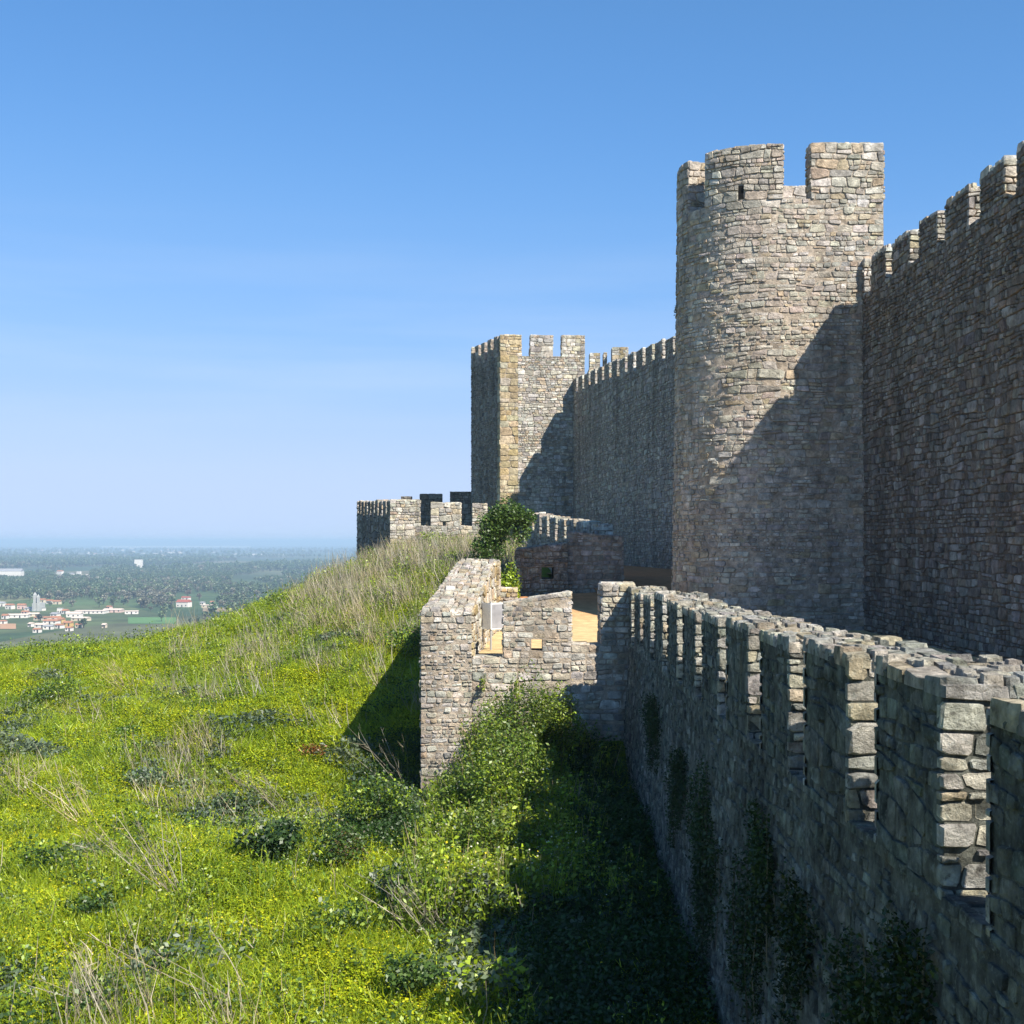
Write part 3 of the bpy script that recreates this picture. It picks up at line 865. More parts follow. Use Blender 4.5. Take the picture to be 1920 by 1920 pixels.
    ms.face(xi(0) - xo(0), 4.14, planar((xo(0), Yk(0), -5.6), e, up, n), h=(0.06, 0.16), ext=0.02, d=(-.005, 0.03), wav=.3, split=.4)
    Lr = 8.8
    def Ptop(u, v, d):
        t = u / Lr; w = v / 1.03
        return (xo(t) + (xi(t) - xo(t)) * w, Yk(t), zt(t) + d)
    ms.face(Lr, 1.03, Ptop, h=(.15, .3), ext=.0, d=(.01, .06), asp=(.8, 1.8))
    def Pin(u, v, d):
        t = u / Lr
        return (xi(t) + d, Yk(t), -2.5 + v)
    ms.face(Lr, 1.98, Pin, h=(.12, .28), ext=0.0, pal=PAL['gold'] + PAL['pale'], vmax=lambda u: zt(u / Lr) + 2.5)
    def Pout(u, v, d):
        t = 1 - u / Lr
        return (xo(t) - d, Yk(t), -5.4 + v)
    ms.face(Lr, 4.9, Pout, h=(.16, .32), ext=0.0, fine=False, vmax=lambda u: zt(1 - u / Lr) + 5.4)
    ms.build()

    # low return wall behind the sign
    root = thing("bastion_wall", "short pale return wall behind the information board", "castle wall", (-.1, 37.0, -2.6))
    ms = Masonry(root, M_STONE, PAL['gold'] + PAL['pale'], 53)
    V, Fc = box(-.47, .14, 36.4, 36.9, -2.6, -1.30)
    part("wall_core", V, Fc, M_MORTAR, root)
    ms.face(.61, 1.3, planar((-.47, 36.4, -2.6), e, up, n), h=(.12, .24))
    ms.face(.61, .5, planar((-.47, 36.4, -1.30), e, (0, 1, 0), up), h=(.15, .28))
    # stub pier at the far end of the wing wall
    V, Fc = box(-.98, -.36, 36.2, 37.3, -2.6, -0.56)
    p = part("pier", V, Fc, M_MORTAR, root)
    ms.face(.62, 2.04, planar((-.98, 36.2, -2.6), e, up, n), p, h=(.12, .24))
    ms.face(1.1, 2.04, planar((-.36, 36.2, -2.6), (0, 1, 0), up, (1, 0, 0)), p, h=(.12, .24))
    ms.face(.62, 1.1, planar((-.98, 36.2, -.56), e, (0, 1, 0), up), p, h=(.15, .28))
    ms.build()
bastion_front()

# ------------------------------------------------------------------ walls in the middle distance
def KM(p): return 23160.0 / (p - 610.0)
mw_n = (px(1116, 0, KM(1116)).x, KM(1116)); mw_f = (px(990, 0, KM(990)).x, KM(990))
crenel_wall("outer_wall", "middle-distance outer wall with bright strips between dark merlons right of the bush", mw_n, mw_f,
            -3.0, 0.62, 1.30, 0.6, 1.1, 2.0, 1.34, 0.0, M_STONE, M_MORTAR_GREY, PAL['slate'], 61, cpal=PAL['pale'],
            stone_h=(0.16, 0.32), cheek_h=(.16, .3), fine=False, stone_from=0.0)

def stone_block(name, label, x0, x1, y0, y1, z0, z1, seed, pal, mat=M_STONE, mortar=M_MORTAR_OLD, h=(.14, .3), holes=(), sides="f", zt2=None, cat="castle wall", d=(.015, .05)):
    root = thing(name, label, cat, ((x0 + x1) / 2, y0, z0))
    ms = Masonry(root, mat, pal, seed)
    zr = z1 if zt2 is None else zt2
    V, Fc = prism([(x0, y0, z0), (x1, y0, z0), (x1, y1, z0), (x0, y1, z0)], [(x0, y0, z1), (x1, y0, zr), (x1, y1, zr), (x0, y1, z1)])
    part("wall_core", V, Fc, mortar, root)
    zm = max(z1, zr)
    ms.face(x1 - x0, zm - z0, planar((x0, y0, z0), (1, 0, 0), (0, 0, 1), (0, -1, 0)), h=h, d=d, holes=holes, vmax=lambda u: z1 + (zr - z1) * u / (x1 - x0) - z0 + .02)
    ms.face(x1 - x0, y1 - y0, planar((x0, y0, z1), (x1 - x0, 0, zr - z1), (0, 1, 0), (0, 0, 1)), h=h, d=d)
    if "l" in sides: ms.face(y1 - y0, z1 - z0, planar((x0, y1, z0), (0, -1, 0), (0, 0, 1), (-1, 0, 0)), h=h, d=d)
    if "r" in sides: ms.face(y1 - y0, zr - z0, planar((x1, y0, z0), (0, 1, 0), (0, 0, 1), (1, 0, 0)), h=h, d=d)
    return root, ms

# gate-side block in shadow, higher path behind it
r, ms = stone_block("gate_wall", "dark shaded cross wall above the sandy terrace beside the rising path", 1.86, 3.72, 44.6, 45.6, -2.6, 0.30, 62, PAL['slate'], sides="r", zt2=0.16, mortar=M_MORTAR_GREY, h=(.10, .22), d=(0, .035))
ms.build()
# rubble wall with a hole through it
def rubble_wall():
    x0, x1, y0, y1 = 0.17, 1.84, 44.2, 46.3
    hx0, hx1, hz0, hz1 = 0.98, 1.38, -1.25, -0.86
    root = thing("rubble_wall", "dark rubble wall with a ragged hole next to the green bush", "castle wall", (1.0, 44.2, -2.6))
    ms = Masonry(root, M_STONE_OLD, PAL['slate'], 63)
    zl, zr = -0.28, -0.08
    V, Fc = join([prism([(a, y0, z0), (b, y0, z0), (b, y1, z0), (a, y1, z0)], [(a, y0, t0), (b, y0, t1), (b, y1, t1), (a, y1, t0)])
                  for a, b, z0, t0, t1 in ((x0, hx0, -2.6, zl, -.19), (hx1, x1, -2.6, -.14, zr), (hx0, hx1, -2.6, hz0, hz0), (hx0, hx1, hz1, -.19, -.14))])
    part("wall_core", V, Fc, M_MORTAR_GREY, root)
    ms.face(x1 - x0, zr + 2.6, planar((x0, y0, -2.6), (1, 0, 0), (0, 0, 1), (0, -1, 0)), h=(.12, .26), d=(.02, .09),
            holes=[(hx0 - x0, hx1 - x0, hz0 + 2.6, hz1 + 2.6)], vmax=lambda u: zl + (zr - zl) * u / (x1 - x0) + 2.62)
    ms.face(y1 - y0, 2.3, planar((x0, y1, -2.6), (0, -1, 0), (0, 0, 1), (-1, 0, 0)), h=(.12, .26), d=(.02, .09))
    ms.face(x1 - x0, y1 - y0, planar((x0, y0, zl), (x1 - x0, 0, zr - zl), (0, 1, 0), (0, 0, 1)), h=(.12, .26), d=(.02, .06))
    ms.build()
rubble_wall()

# far bastion: lit front wall, shaded left wall, back wall in the tower's shadow
fb = (px(732, 0, 66).x, 66.0)
fbl = (px(670, 0, 83.5).x, 83.5)
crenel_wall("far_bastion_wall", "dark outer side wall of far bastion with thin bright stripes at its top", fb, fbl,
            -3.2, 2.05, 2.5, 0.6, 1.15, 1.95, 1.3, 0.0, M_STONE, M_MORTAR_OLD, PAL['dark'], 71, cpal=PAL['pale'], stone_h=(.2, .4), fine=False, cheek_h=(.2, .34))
def far_front():
    Y0, th = 66.0, 0.6
    x0 = fb[0]; x1 = px(912, 0, Y0).x
    zs, zt = 28 / F * Y0, 76 / F * Y0
    root = thing("far_bastion_wall", "sunlit front wall of far bastion with square merlons left of the bush", "castle wall", (x0, Y0, -2))
    ms = Masonry(root, M_STONE, PAL['pale'], 72)
    up = (0, 0, 1); n = (0, -1, 0); e = (1, 0, 0)
    V, Fc = box(x0 + .01, x1, Y0, Y0 + th, -2.0, zs); part("wall_core", V, Fc, M_MORTAR, root)
    ms.face(x1 - x0, zs + 2.0, planar((x0, Y0, -2.0), e, up, n), h=(.18, .34))
    ms.face(x1 - x0, th, planar((x0, Y0, zs), e, (0, 1, 0), up), h=(.25, .4), fine=False)
    for a, b, t in ((732, 786, 938), (808, 863, 943), (886, 912, 945)):
        xa, xb = px(a, 0, Y0).x, px(b, 0, Y0).x
        z1 = (HOR - t) / F * Y0
        hole = ()
        if a == 808:
            hx, hz = px(833, 0, Y0).x, (HOR - 987) / F * Y0
            blocks = [box(xa, hx - .08, Y0 + .003, Y0 + th, zs - .04, z1), box(hx + .08, xb, Y0 + .003, Y0 + th, zs - .04, z1), box(hx - .08, hx + .08, Y0 + .003, Y0 + th, zs + .22, z1)]
            V, Fc = join(blocks); hole = [(hx - .08 - xa, hx + .08 - xa, -.1, .22)]
        else:
            V, Fc = box(xa + .012, xb, Y0 + .003, Y0 + th, zs - .04, z1)
        m = part("merlon", V, Fc, M_MORTAR, root)
        ms.face(xb - xa, z1 - zs, planar((xa, Y0 + .003, zs), e, up, n), m, h=(.18, .32), holes=hole)
        ms.face(th, z1 - zs, planar((xb, Y0, zs), (0, 1, 0), up, (1, 0, 0)), m, h=(.18, .32), fine=False)
        ms.face(xb - xa, th, planar((xa, Y0, z1), e, (0, 1, 0), up), m, h=(.2, .35), fine=False)
    ms.build()
far_front()
def far_back():
    Y0, th = 93.0, 0.6
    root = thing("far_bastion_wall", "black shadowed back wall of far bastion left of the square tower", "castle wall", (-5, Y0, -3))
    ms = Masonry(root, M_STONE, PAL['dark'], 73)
    up = (0, 0, 1); n = (0, -1, 0); e = (1, 0, 0)
    x0, x1 = px(752, 0, Y0).x, px(890, 0, Y0).x
    zs = (HOR - 962) / F * Y0
    V, Fc = box(x0, x1, Y0, Y0 + th, -3, zs); part("wall_core", V, Fc, M_MORTAR_OLD, root)
    ms.face(x1 - x0, zs + 1, planar((x0, Y0, -1), e, up, n), h=(.2, .36), fine=False)
    for a, b, t in ((752, 772, 931), (787, 829, 926), (844, 890, 922)):
        xa, xb = px(a, 0, Y0).x, px(b, 0, Y0).x; z1 = (HOR - t) / F * Y0
        V, Fc = box(xa, xb, Y0 + .003, Y0 + th, zs - .04, z1)
        m = part("merlon", V, Fc, M_MORTAR_OLD, root)
        ms.face(xb - xa, z1 - zs, planar((xa, Y0 + .003, zs), e, up, n), m, h=(.2, .36), fine=False)
    ms.build()
far_back()
# lit wall tops inside the castle, seen over the far curtain wall
def inner():
    Y0 = 104.0
    root = thing("inner_wall", "pale sunlit inner battlement peeping over the far curtain wall", "castle wall", (7, Y0, 0))
    ms = Masonry(root, M_STONE, PAL['gold'] + PAL['pale'], 74)
    up = (0, 0, 1); n = (0, -1, 0); e = (1, 0, 0)
    xa, xb = px(1105, 0, Y0).x, px(1246, 0, Y0).x
    zs = (HOR - 690) / F * Y0
    V, Fc = box(xa, xb, Y0, Y0 + 3.0, -3, zs); part("wall_core", V, Fc, M_MORTAR, root)
    ms.face(xb - xa, 3.5, planar((xa, Y0, zs - 3.5), e, up, n), h=(.2, .4), fine=False)
    for a, b, t, dy in ((1106, 1125, 662, 0), (1132, 1138, 661, 0), (1148, 1178, 651, -1.2), (1184, 1204, 660, 0), (1212, 1230, 661, 0)):
        y0 = Y0 + dy
        x0, x1 = px(a, 0, y0).x, px(b, 0, y0).x; z1 = (HOR - t) / F * y0
        V, Fc = box(x0, x1, y0 + .003, y0 + 1.4, zs - (.04 if dy == 0 else 3), z1)
        m = part("merlon", V, Fc, M_MORTAR, root)
        ms.face(x1 - x0, z1 - zs, planar((x0, y0 + .003, zs), e, up, n), m, h=(.2, .36), fine=False)
    ms.build()
inner()

# ------------------------------------------------------------------ information board on the terrace
def info_board():
    root = thing("information_board", "folded white and grey information board standing on the sandy terrace", "sign", (-.45, 30.05, -2.44))
    m_w = plain_mat("white_enamel", (0.80, 0.80, 0.78), rough=0.4, var=0.03)
    m_g = plain_mat("printed_grey_panel", (0.30, 0.30, 0.32), rough=0.5, var=0.25, scale=4.0)
    m_p = plain_mat("galvanised_steel", (0.35, 0.35, 0.35), rough=0.5, var=0.08)
    z0, z1 = -1.98, -1.385
    # white leaf turned to the sun, grey leaf facing the gap
    def leaf(a, b, t, zz0, zz1, inset=0.0):
        a, b = Vector((*a, 0)), Vector((*b, 0)); e = (b - a).normalized(); n = Vector((e.y, -e.x, 0))
        a += e * inset; b -= e * inset
        q = [a + n * (t if inset else 0), b + n * (t if inset else 0), b - n * (0.03), a - n * (0.03)]
        return prism([p + Vector((0, 0, zz0)) for p in q], [p + Vector((0, 0, zz1)) for p in q])
    A, B, Cc = (-.67, 30.12), (-.475, 29.93), (-.185, 30.14)
    v, f = leaf(A, B, .004, z0, z1); part("panel", v, f, m_w, root)["label"] = "bright white panel of the board"
    v, f = leaf(B, Cc, .004, z0, z1); gp = part("panel", v, f, m_w, root)
    v, f = leaf(B, Cc, .005, z0 + .03, z1 - .03, .03); part("printed_sheet", v, f, m_g, gp)
    for x, y in (A, B, Cc):
        V, Fc = [], []
        for k in range(8):
            a = k * math.pi / 4
            V.append((x + .022 * math.cos(a), y + .05 + .022 * math.sin(a), -2.44))
        V += [(p[0], p[1], z1 + .03) for p in V]
        Fc = [(k, (k + 1) % 8, 8 + (k + 1) % 8, 8 + k) for k in range(8)] + [tuple(range(8, 16))]
        part("post", V, Fc, m_p, root)
info_board()
# ------------------------------------------------------------------ vegetation builders
def quads_leaves(c, size, upb, tints, rng, asp=0.6):
    """diamond leaves: c (n,3) centres, size (n,)"""
    n = len(c)
    nrm = rng.normal(size=(n, 3)); nrm[:, 2] = np.abs(nrm[:, 2]) + upb
    nrm /= np.linalg.norm(nrm, axis=1)[:, None]
    a = np.cross(nrm, rng.normal(size=(n, 3))); a /= np.linalg.norm(a, axis=1)[:, None] + 1e-9
    b = np.cross(nrm, a)
    s = size[:, None]
    V = np.stack([c - a * s, c + b * s * asp, c + a * s, c - b * s * asp], 1)
    V[:, 1] += nrm * s * 0.18; V[:, 3] += nrm * s * 0.18
    F4 = np.arange(n * 4).reshape(n, 4)
    T = np.repeat(tints, 4, axis=0)
    return V.reshape(-1, 3), F4, T

def blades(base, tip, w, tints, rng, bend=0.15):
    """thin three-sided-looking blades: two crossed-less quads from base to tip with a bend"""
    n = len(base)
    ax = tip - base
    side = np.cross(ax, rng.normal(size=(n, 3))); side /= np.linalg.norm(side, axis=1)[:, None] + 1e-9
    w = w[:, None] if hasattr(w, '__len__') else w
    mid = base + ax * 0.55 + rng.normal(size=(n, 3)) * bend * np.linalg.norm(ax, axis=1)[:, None] * np.array([1, 1, .3])
    V = np.stack([base - side * w, base + side * w, mid + side * w * .8, mid - side * w * .8, tip + side * w * .25, tip - side * w * .25], 1)
    o = np.arange(n)[:, None] * 6
    F4 = np.concatenate([o + np.array([[0, 1, 2, 3]]), o + np.array([[3, 2, 4, 5]])], 0)
    return V.reshape(-1, 3), F4, np.repeat(tints, 6, axis=0)

def cat_geo(parts):
    V, Fc, T = [], [], []
    b = 0
    for v, f, t in parts:
        V.append(v); Fc.append(f + b); T.append(t); b += len(v)
    return np.concatenate(V), np.concatenate(Fc), np.concatenate(T)

def np_mesh(name, V, F4, T, mats, mat_idx=None):
    me = bpy.data.meshes.new(name)
    n, m = len(V), len(F4)
    me.vertices.add(n); me.vertices.foreach_set("co", np.asarray(V, np.float32).ravel())
    me.loops.add(m * 4); me.loops.foreach_set("vertex_index", np.asarray(F4, np.int32).ravel())
    me.polygons.add(m); me.polygons.foreach_set("loop_start", np.arange(0, m * 4, 4, dtype=np.int32))
    for mm in mats: me.materials.append(mm)
    me.update(calc_edges=True)
    a = me.attributes.new("tint", 'FLOAT_COLOR', 'POINT')
    t = np.ones((n, 4), np.float32); t[:, :3] = T
    a.data.foreach_set("color", t.ravel())
    return me

def tint_arr(n, cols, rng, var=0.25):
    c = np.array(cols)[rng.integers(0, len(cols), n)]
    return c * rng.uniform(1 - var, 1 + var, (n, 1))

C_CLOVER = [(.33, .41, .012), (.37, .435, .012), (.27, .37, .014), (.42, .44, .012)]
C_GRASS = [(.24, .34, .02), (.28, .38, .022), (.32, .38, .03), (.18, .275, .024)]
C_DARK = [(.045, .09, .02), (.065, .125, .025), (.085, .15, .03), (.055, .10, .03)]
C_GREYG = [(.12, .16, .10), (.15, .185, .12), (.10, .14, .09)]
C_DRY = [(.34, .29, .20), (.28, .23, .15), (.40, .35, .26), (.24, .20, .14)]
C_YEL = [(.78, .66, .02), (.70, .62, .03)]
C_WHITE = [(.80, .80, .72)]

# ---- clump meshes that the grass object scatters
def clump_clover(rng, fl=9):
    n = 185
    c = np.stack([rng.normal(0, .17, n), rng.normal(0, .17, n), rng.uniform(.02, .085, n)], 1)
    P1 = quads_leaves(c, rng.uniform(.013, .027, n), 2.6, tint_arr(n, C_CLOVER, rng), rng, .8)
    k = 12
    b = np.stack([rng.normal(0, .15, k), rng.normal(0, .15, k), np.zeros(k)], 1)
    P2 = blades(b, b + np.stack([rng.normal(0, .05, k), rng.normal(0, .05, k), rng.uniform(.10, .20, k)], 1), .005, tint_arr(k, C_GRASS, rng), rng)
    c = np.stack([rng.normal(0, .18, fl), rng.normal(0, .18, fl), rng.uniform(.08, .14, fl)], 1)
    P3 = quads_leaves(c, rng.uniform(.007, .013, fl), 1.5, tint_arr(fl, C_YEL, rng, .1), rng, 1.0)
    return cat_geo([P1, P2, P3])
def clump_grass(rng, hmul=1.0):
    k = 60
    b = np.stack([rng.normal(0, .13, k), rng.normal(0, .13, k), np.zeros(k) - .02], 1)
    t = b + np.stack([rng.normal(-.03, .09, k), rng.normal(.02, .09, k), rng.uniform(.08, .24, k) * hmul], 1)
    return cat_geo([blades(b, t, .006, tint_arr(k, C_GRASS + C_CLOVER[:2], rng), rng)])
def clump_dry(rng):
    k = 24
    b = np.stack([rng.normal(0, .16, k), rng.normal(0, .16, k), np.zeros(k) - .02], 1)
    t = b + np.stack([rng.normal(-.16, .14, k), rng.normal(.02, .12, k), rng.uniform(.25, .75, k)], 1)
    P1 = blades(b, t, .005, tint_arr(k, C_DRY, rng), rng, .08)
    P2 = clump_grass(rng, .7)
    return cat_geo([P1, (P2[0], P2[1], P2[2])])
def clump_dark(rng):
    n = 75
    c = np.stack([rng.normal(0, .16, n), rng.normal(0, .16, n), rng.uniform(.04, .34, n)], 1)
    return cat_geo([quads_leaves(c, rng.uniform(.014, .034, n), .7, tint_arr(n, C_DARK + C_GRASS[:1], rng), rng, .7)])
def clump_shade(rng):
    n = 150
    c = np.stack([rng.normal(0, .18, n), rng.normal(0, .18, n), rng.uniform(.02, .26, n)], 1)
    return cat_geo([quads_leaves(c, rng.uniform(.012, .028, n), .6, tint_arr(n, [(.03, .075, .012), (.04, .09, .014), (.024, .055, .012)], rng), rng, .6)])  # leaf greens darkened to stand for the cast shadow
def clump_greyg(rng):
    n = 75
    c = np.stack([rng.normal(0, .18, n), rng.normal(0, .18, n), rng.uniform(.02, .22, n)], 1)
    return cat_geo([quads_leaves(c, rng.uniform(.03, .065, n), .8, tint_arr(n, C_GREYG, rng), rng, .45)])
def clump_weed(rng):
    k = 22
    b = np.stack([rng.normal(0, .14, k), rng.normal(0, .14, k), np.zeros(k) - .05], 1)
    h = rng.uniform(.2, .55, k)
    t = b + np.stack([rng.normal(0, .10, k), rng.normal(-.02, .10, k), h], 1)
    P1 = blades(b, t, .006, tint_arr(k, C_GRASS + C_DRY[:1], rng), rng, .06)
    n = 190
    i = rng.integers(0, k, n)
    s = rng.uniform(.2, 1.0, n)[:, None]
    c = b[i] + (t[i] - b[i]) * s + rng.normal(0, .025, (n, 3))
    P2 = quads_leaves(c, rng.uniform(.014, .034, n), .5, tint_arr(n, C_GRASS + C_DARK[2:3] + [(.17, .22, .03)], rng), rng, .5)
    m = 3
    i = rng.integers(0, k, m)
    P3 = quads_leaves(t[i] + np.array([0, 0, .02]), rng.uniform(.007, .012, m), 1.5, tint_arr(m, C_WHITE + C_YEL[:1], rng, .05), rng, 1.0)
    return cat_geo([P1, P2, P3])

def make_collection(name, lst):
    col = bpy.data.collections.new(name)
    for i, (nm, me) in enumerate(lst):
        o = bpy.data.objects.new("%s_%02d" % (name, i), me)
        col.objects.link(o)
    return col

def scatter_object(name, pts, rot, scl, idx, col):
    me = bpy.data.meshes.new(name)
    me.vertices.add(len(pts)); me.vertices.foreach_set("co", np.asarray(pts, np.float32).ravel())
    a = me.attributes.new("rot", 'FLOAT_VECTOR', 'POINT'); a.data.foreach_set("vector", np.asarray(rot, np.float32).ravel())
    a = me.attributes.new("scl", 'FLOAT_VECTOR', 'POINT'); a.data.foreach_set("vector", np.asarray(scl, np.float32).ravel())
    a = me.attributes.new("idx", 'INT', 'POINT'); a.data.foreach_set("value", np.asarray(idx, np.int32))
    o = bpy.data.objects.new(name, me)
    place(o, None, (0, 0, 0))
    ng = bpy.data.node_groups.new(name + "_nodes", 'GeometryNodeTree')
    ng.interface.new_socket("Geometry", in_out='INPUT', socket_type='NodeSocketGeometry')
    ng.interface.new_socket("Geometry", in_out='OUTPUT', socket_type='NodeSocketGeometry')
    gi = ng.nodes.new("NodeGroupInput"); go = ng.nodes.new("NodeGroupOutput")
    ip = ng.nodes.new("GeometryNodeInstanceOnPoints")
    ci = ng.nodes.new("GeometryNodeCollectionInfo"); ci.inputs['Collection'].default_value = col
    ci.inputs['Separate Children'].default_value = True; ci.inputs['Reset Children'].default_value = True
    ip.inputs['Pick Instance'].default_value = True
    def na(nm, dt):
        q = ng.nodes.new("GeometryNodeInputNamedAttribute"); q.data_type = dt; q.inputs[0].default_value = nm
        return q.outputs[0]
    er = ng.nodes.new("FunctionNodeEulerToRotation")
    ng.links.new(na("rot", 'FLOAT_VECTOR'), er.inputs[0])
    ng.links.new(gi.outputs[0], ip.inputs['Points'])
    ng.links.new(ci.outputs[0], ip.inputs['Instance'])
    ng.links.new(na("idx", 'INT'), ip.inputs['Instance Index'])
    ng.links.new(er.outputs[0], ip.inputs['Rotation'])
    ng.links.new(na("scl", 'FLOAT_VECTOR'), ip.inputs['Scale'])
    ng.links.new(ip.outputs[0], go.inputs[0])
    md = o.modifiers.new("scatter", 'NODES'); md.node_group = ng
    return o

g_rng = np.random.default_rng(5)
kinds = {}
lst = []
for nm, fn, k in (("clover", clump_clover, 4), ("grass", clump_grass, 3), ("dry", clump_dry, 3), ("dark", clump_dark, 2), ("greyg", clump_greyg, 2), ("shade", clump_shade, 3), ("weed", clump_weed, 3), ("plainclover", lambda r: clump_clover(r, 2), 2)):
    kinds[nm] = list(range(len(lst), len(lst) + k))
    for i in range(k):
        v, f, t = fn(g_rng)
        lst.append((nm, np_mesh("clump", v, f, t, [M_LEAF])))
clumps = make_collection("clump", lst)

def free_ground(x, y):
    """False where walls or the terrace stand"""
    if y < 28.2 and x > 1.98 - 0.0 * y: return False
    if 27.2 < y < 44 and x > -1.95 + (y - 27.5) * .057: return False
    if 44 <= y < 60 and x > 0.1: return False
    if y >= 65.6 and x > -6.05 - (y - 66) * .21: return False
    return True

def nz(x, y, s, o): return noise.noise(Vector((x * s + o, y * s - o, o * .37)))

def build_grass():
    pts, rot, scl, idx = [], [], [], []
    dpts, drot, dscl, didx = [], [], [], []
    rng = random.Random(3)
    # sample in view wedge, denser near
    xs, ys = [], []
    def samp(n, y0, y1):
        for _ in range(n):
            y = math.sqrt(rng.uniform(y0 * y0, y1 * y1))
            xs.append(rng.uniform(-.47 * y - 1, min(.10 * y + 0.6, 2.4))); ys.append(y)
    samp(12500, 11.5, 24); samp(9000, 24, 40); samp(7000, 40, 56); samp(2500, 54, 68)
    zs = height(xs, ys)
    for x, y, z in zip(xs, ys, zs):
        if not free_ground(x, y): continue
        a = nz(x, y, .16, 3.1); b = nz(x, y, .45, 9.7); c = nz(x, y, .8, 17.3)
        hill = max(0, min(1, (y - 32) / 14)) * max(0, min(1, (x + 11) / 6))
        mound = (-1.3 < x < 1.6 and 17.3 < y < 27.4)
        left_sh = (-3.2 < x < -1.7 and 22 < y < 30)
        s = rng.uniform(.8, 1.35)
        dull = nz(x, y, .22, 63.)
        if mound:
            k = rng.choice(kinds["weed"] * 5 + kinds["dark"] + kinds["grass"]); s *= rng.uniform(.85, 1.35)
        elif rng.random() < hill * .75:
            r = rng.random() + .4 * b
            k = rng.choice(kinds["dry"] if r > (.70 if (x > -6.5 and y > 33) else .80) else (kinds["grass"] if r > .30 else (kinds["weed"] if r > .1 else kinds["clover"]))); s *= 1.05
        elif dull > .40 and rng.random() < .3:
            k = rng.choice(kinds["dry"][:1] + kinds["greyg"] + kinds["grass"] * 2)
        elif a + .5 * c > .42:
            k = rng.choice(kinds["dry"][:2] + kinds["grass"] * 2 + kinds["clover"] * 4)
        elif b > .44:
            k = rng.choice(kinds["dark"] + kinds["grass"] * 2)
        elif b < -.40:
            k = rng.choice(kinds["greyg"] + kinds["grass"])
        elif c > .46:
            k = rng.choice(kinds["grass"])
        else:
            k = rng.choice(kinds["clover"] if nz(x, y, .3, 40.) > -.12 else kinds["plainclover"] * 4 + kinds["clover"] * 2 + kinds["grass"][:1])
        if k in kinds["clover"] and rng.random() < .24: k = rng.choice(kinds["grass"] * 2 + kinds["dark"][:1] + kinds["weed"][:1])
        if k in kinds["dry"] and (y < 22 or x < -8) and rng.random() < .75: k = rng.choice(kinds["grass"] + kinds["clover"])
        if x > .1 and y < 27 and not (y > 18 and x < .9) and rng.random() < .9: k = rng.choice(kinds["shade"])  # wall's shadow strip deepened with the darkened plants
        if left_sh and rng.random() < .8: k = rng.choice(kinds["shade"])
        if y > 40: s *= 1.25
        pts.append((x, y, z - .03 + .07 * max(0, nz(x, y, 1.1, 77.))) ); rot.append((rng.uniform(-.15, .15), rng.uniform(-.15, .15), rng.uniform(0, 6.28) if k not in kinds["dry"] else rng.uniform(-.5, .5)))
        scl.append((s, s, s * rng.uniform(.8, 1.25))); idx.append(k)
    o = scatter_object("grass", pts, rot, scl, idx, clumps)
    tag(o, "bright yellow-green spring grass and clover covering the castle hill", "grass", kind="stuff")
build_grass()

# ------------------------------------------------------------------ shrubs, dry stalks and plants one can point at
def lobe_points(n, rng, rx, ry, rz, lobes, shell=.55):
    cs = rng.normal(size=(lobes, 3)); cs /= np.linalg.norm(cs, axis=1)[:, None]
    cs *= rng.uniform(.25, .72, (lobes, 1)); cs[:, 2] = np.abs(cs[:, 2]) * .9 - .15
    r = rng.uniform(.26, .48, lobes)
    i = rng.integers(0, lobes, n)
    d = rng.normal(size=(n, 3)); d /= np.linalg.norm(d, axis=1)[:, None]
    p = cs[i] + d * (r[i] * rng.uniform(shell, 1.05, n))[:, None]
    return p * np.array([rx, ry, rz])

def shrub(name, label, cat, loc, r, h, n, leaf, cols, seed, lobes=7, group=None, ry=None, asp=.65, stems=5, trans=None, extra=None):
    rng = np.random.default_rng(seed)
    root = thing(name, label, cat, loc, group)
    L = Vector(loc)
    p = lobe_points(n, rng, r, ry or r, h * .62, lobes)
    p[:, 2] += h * .45
    p = p[p[:, 2] > 0.01]
    sz = rng.uniform(.6, 1.25, len(p)) * leaf
    V, F4, T = quads_leaves(p, sz, .4, tint_arr(len(p), cols, rng, .3), rng, asp)
    if extra:
        k, col, s = extra
        q = lobe_points(k, rng, r * 1.05, (ry or r) * 1.05, h * .66, lobes, .9); q[:, 2] += h * .46
        V, F4, T = cat_geo([(V, F4, T), quads_leaves(q, np.full(k, s), 1.2, tint_arr(k, col, rng, .1), rng, 1.0)])
    o = bpy.data.objects.new("foliage", np_mesh("foliage", V, F4, T, [M_LEAF])); place(o, root, L)
    b = np.zeros((stems, 3)); b[:, :2] = rng.normal(0, r * .12, (stems, 2)); b[:, 2] = -.08
    t = np.stack([rng.normal(0, r * .45, stems), rng.normal(0, r * .45, stems), rng.uniform(.5, .95, stems) * h], 1)
    V, F4, T = blades(b, t, np.full(stems, max(.006, leaf * .14)), tint_arr(stems, [(.16, .12, .07)], rng), rng, .06)
    o = bpy.data.objects.new("stem", np_mesh("stem", V, F4, T, [M_STRAW])); place(o, root, L)
    return root

def ground_at(x_px, y_px):
    """hill point under a photograph pixel"""
    for Y in np.arange(9, 70, .1):
        x = (x_px - 960) / F * Y; z = (HOR - y_px) / F * Y
        if z <= height([x], [Y])[0]:
            return Vector((x, Y, float(height([x], [Y])[0])))
    return Vector(((x_px - 960) / F * 50, 50, 0))

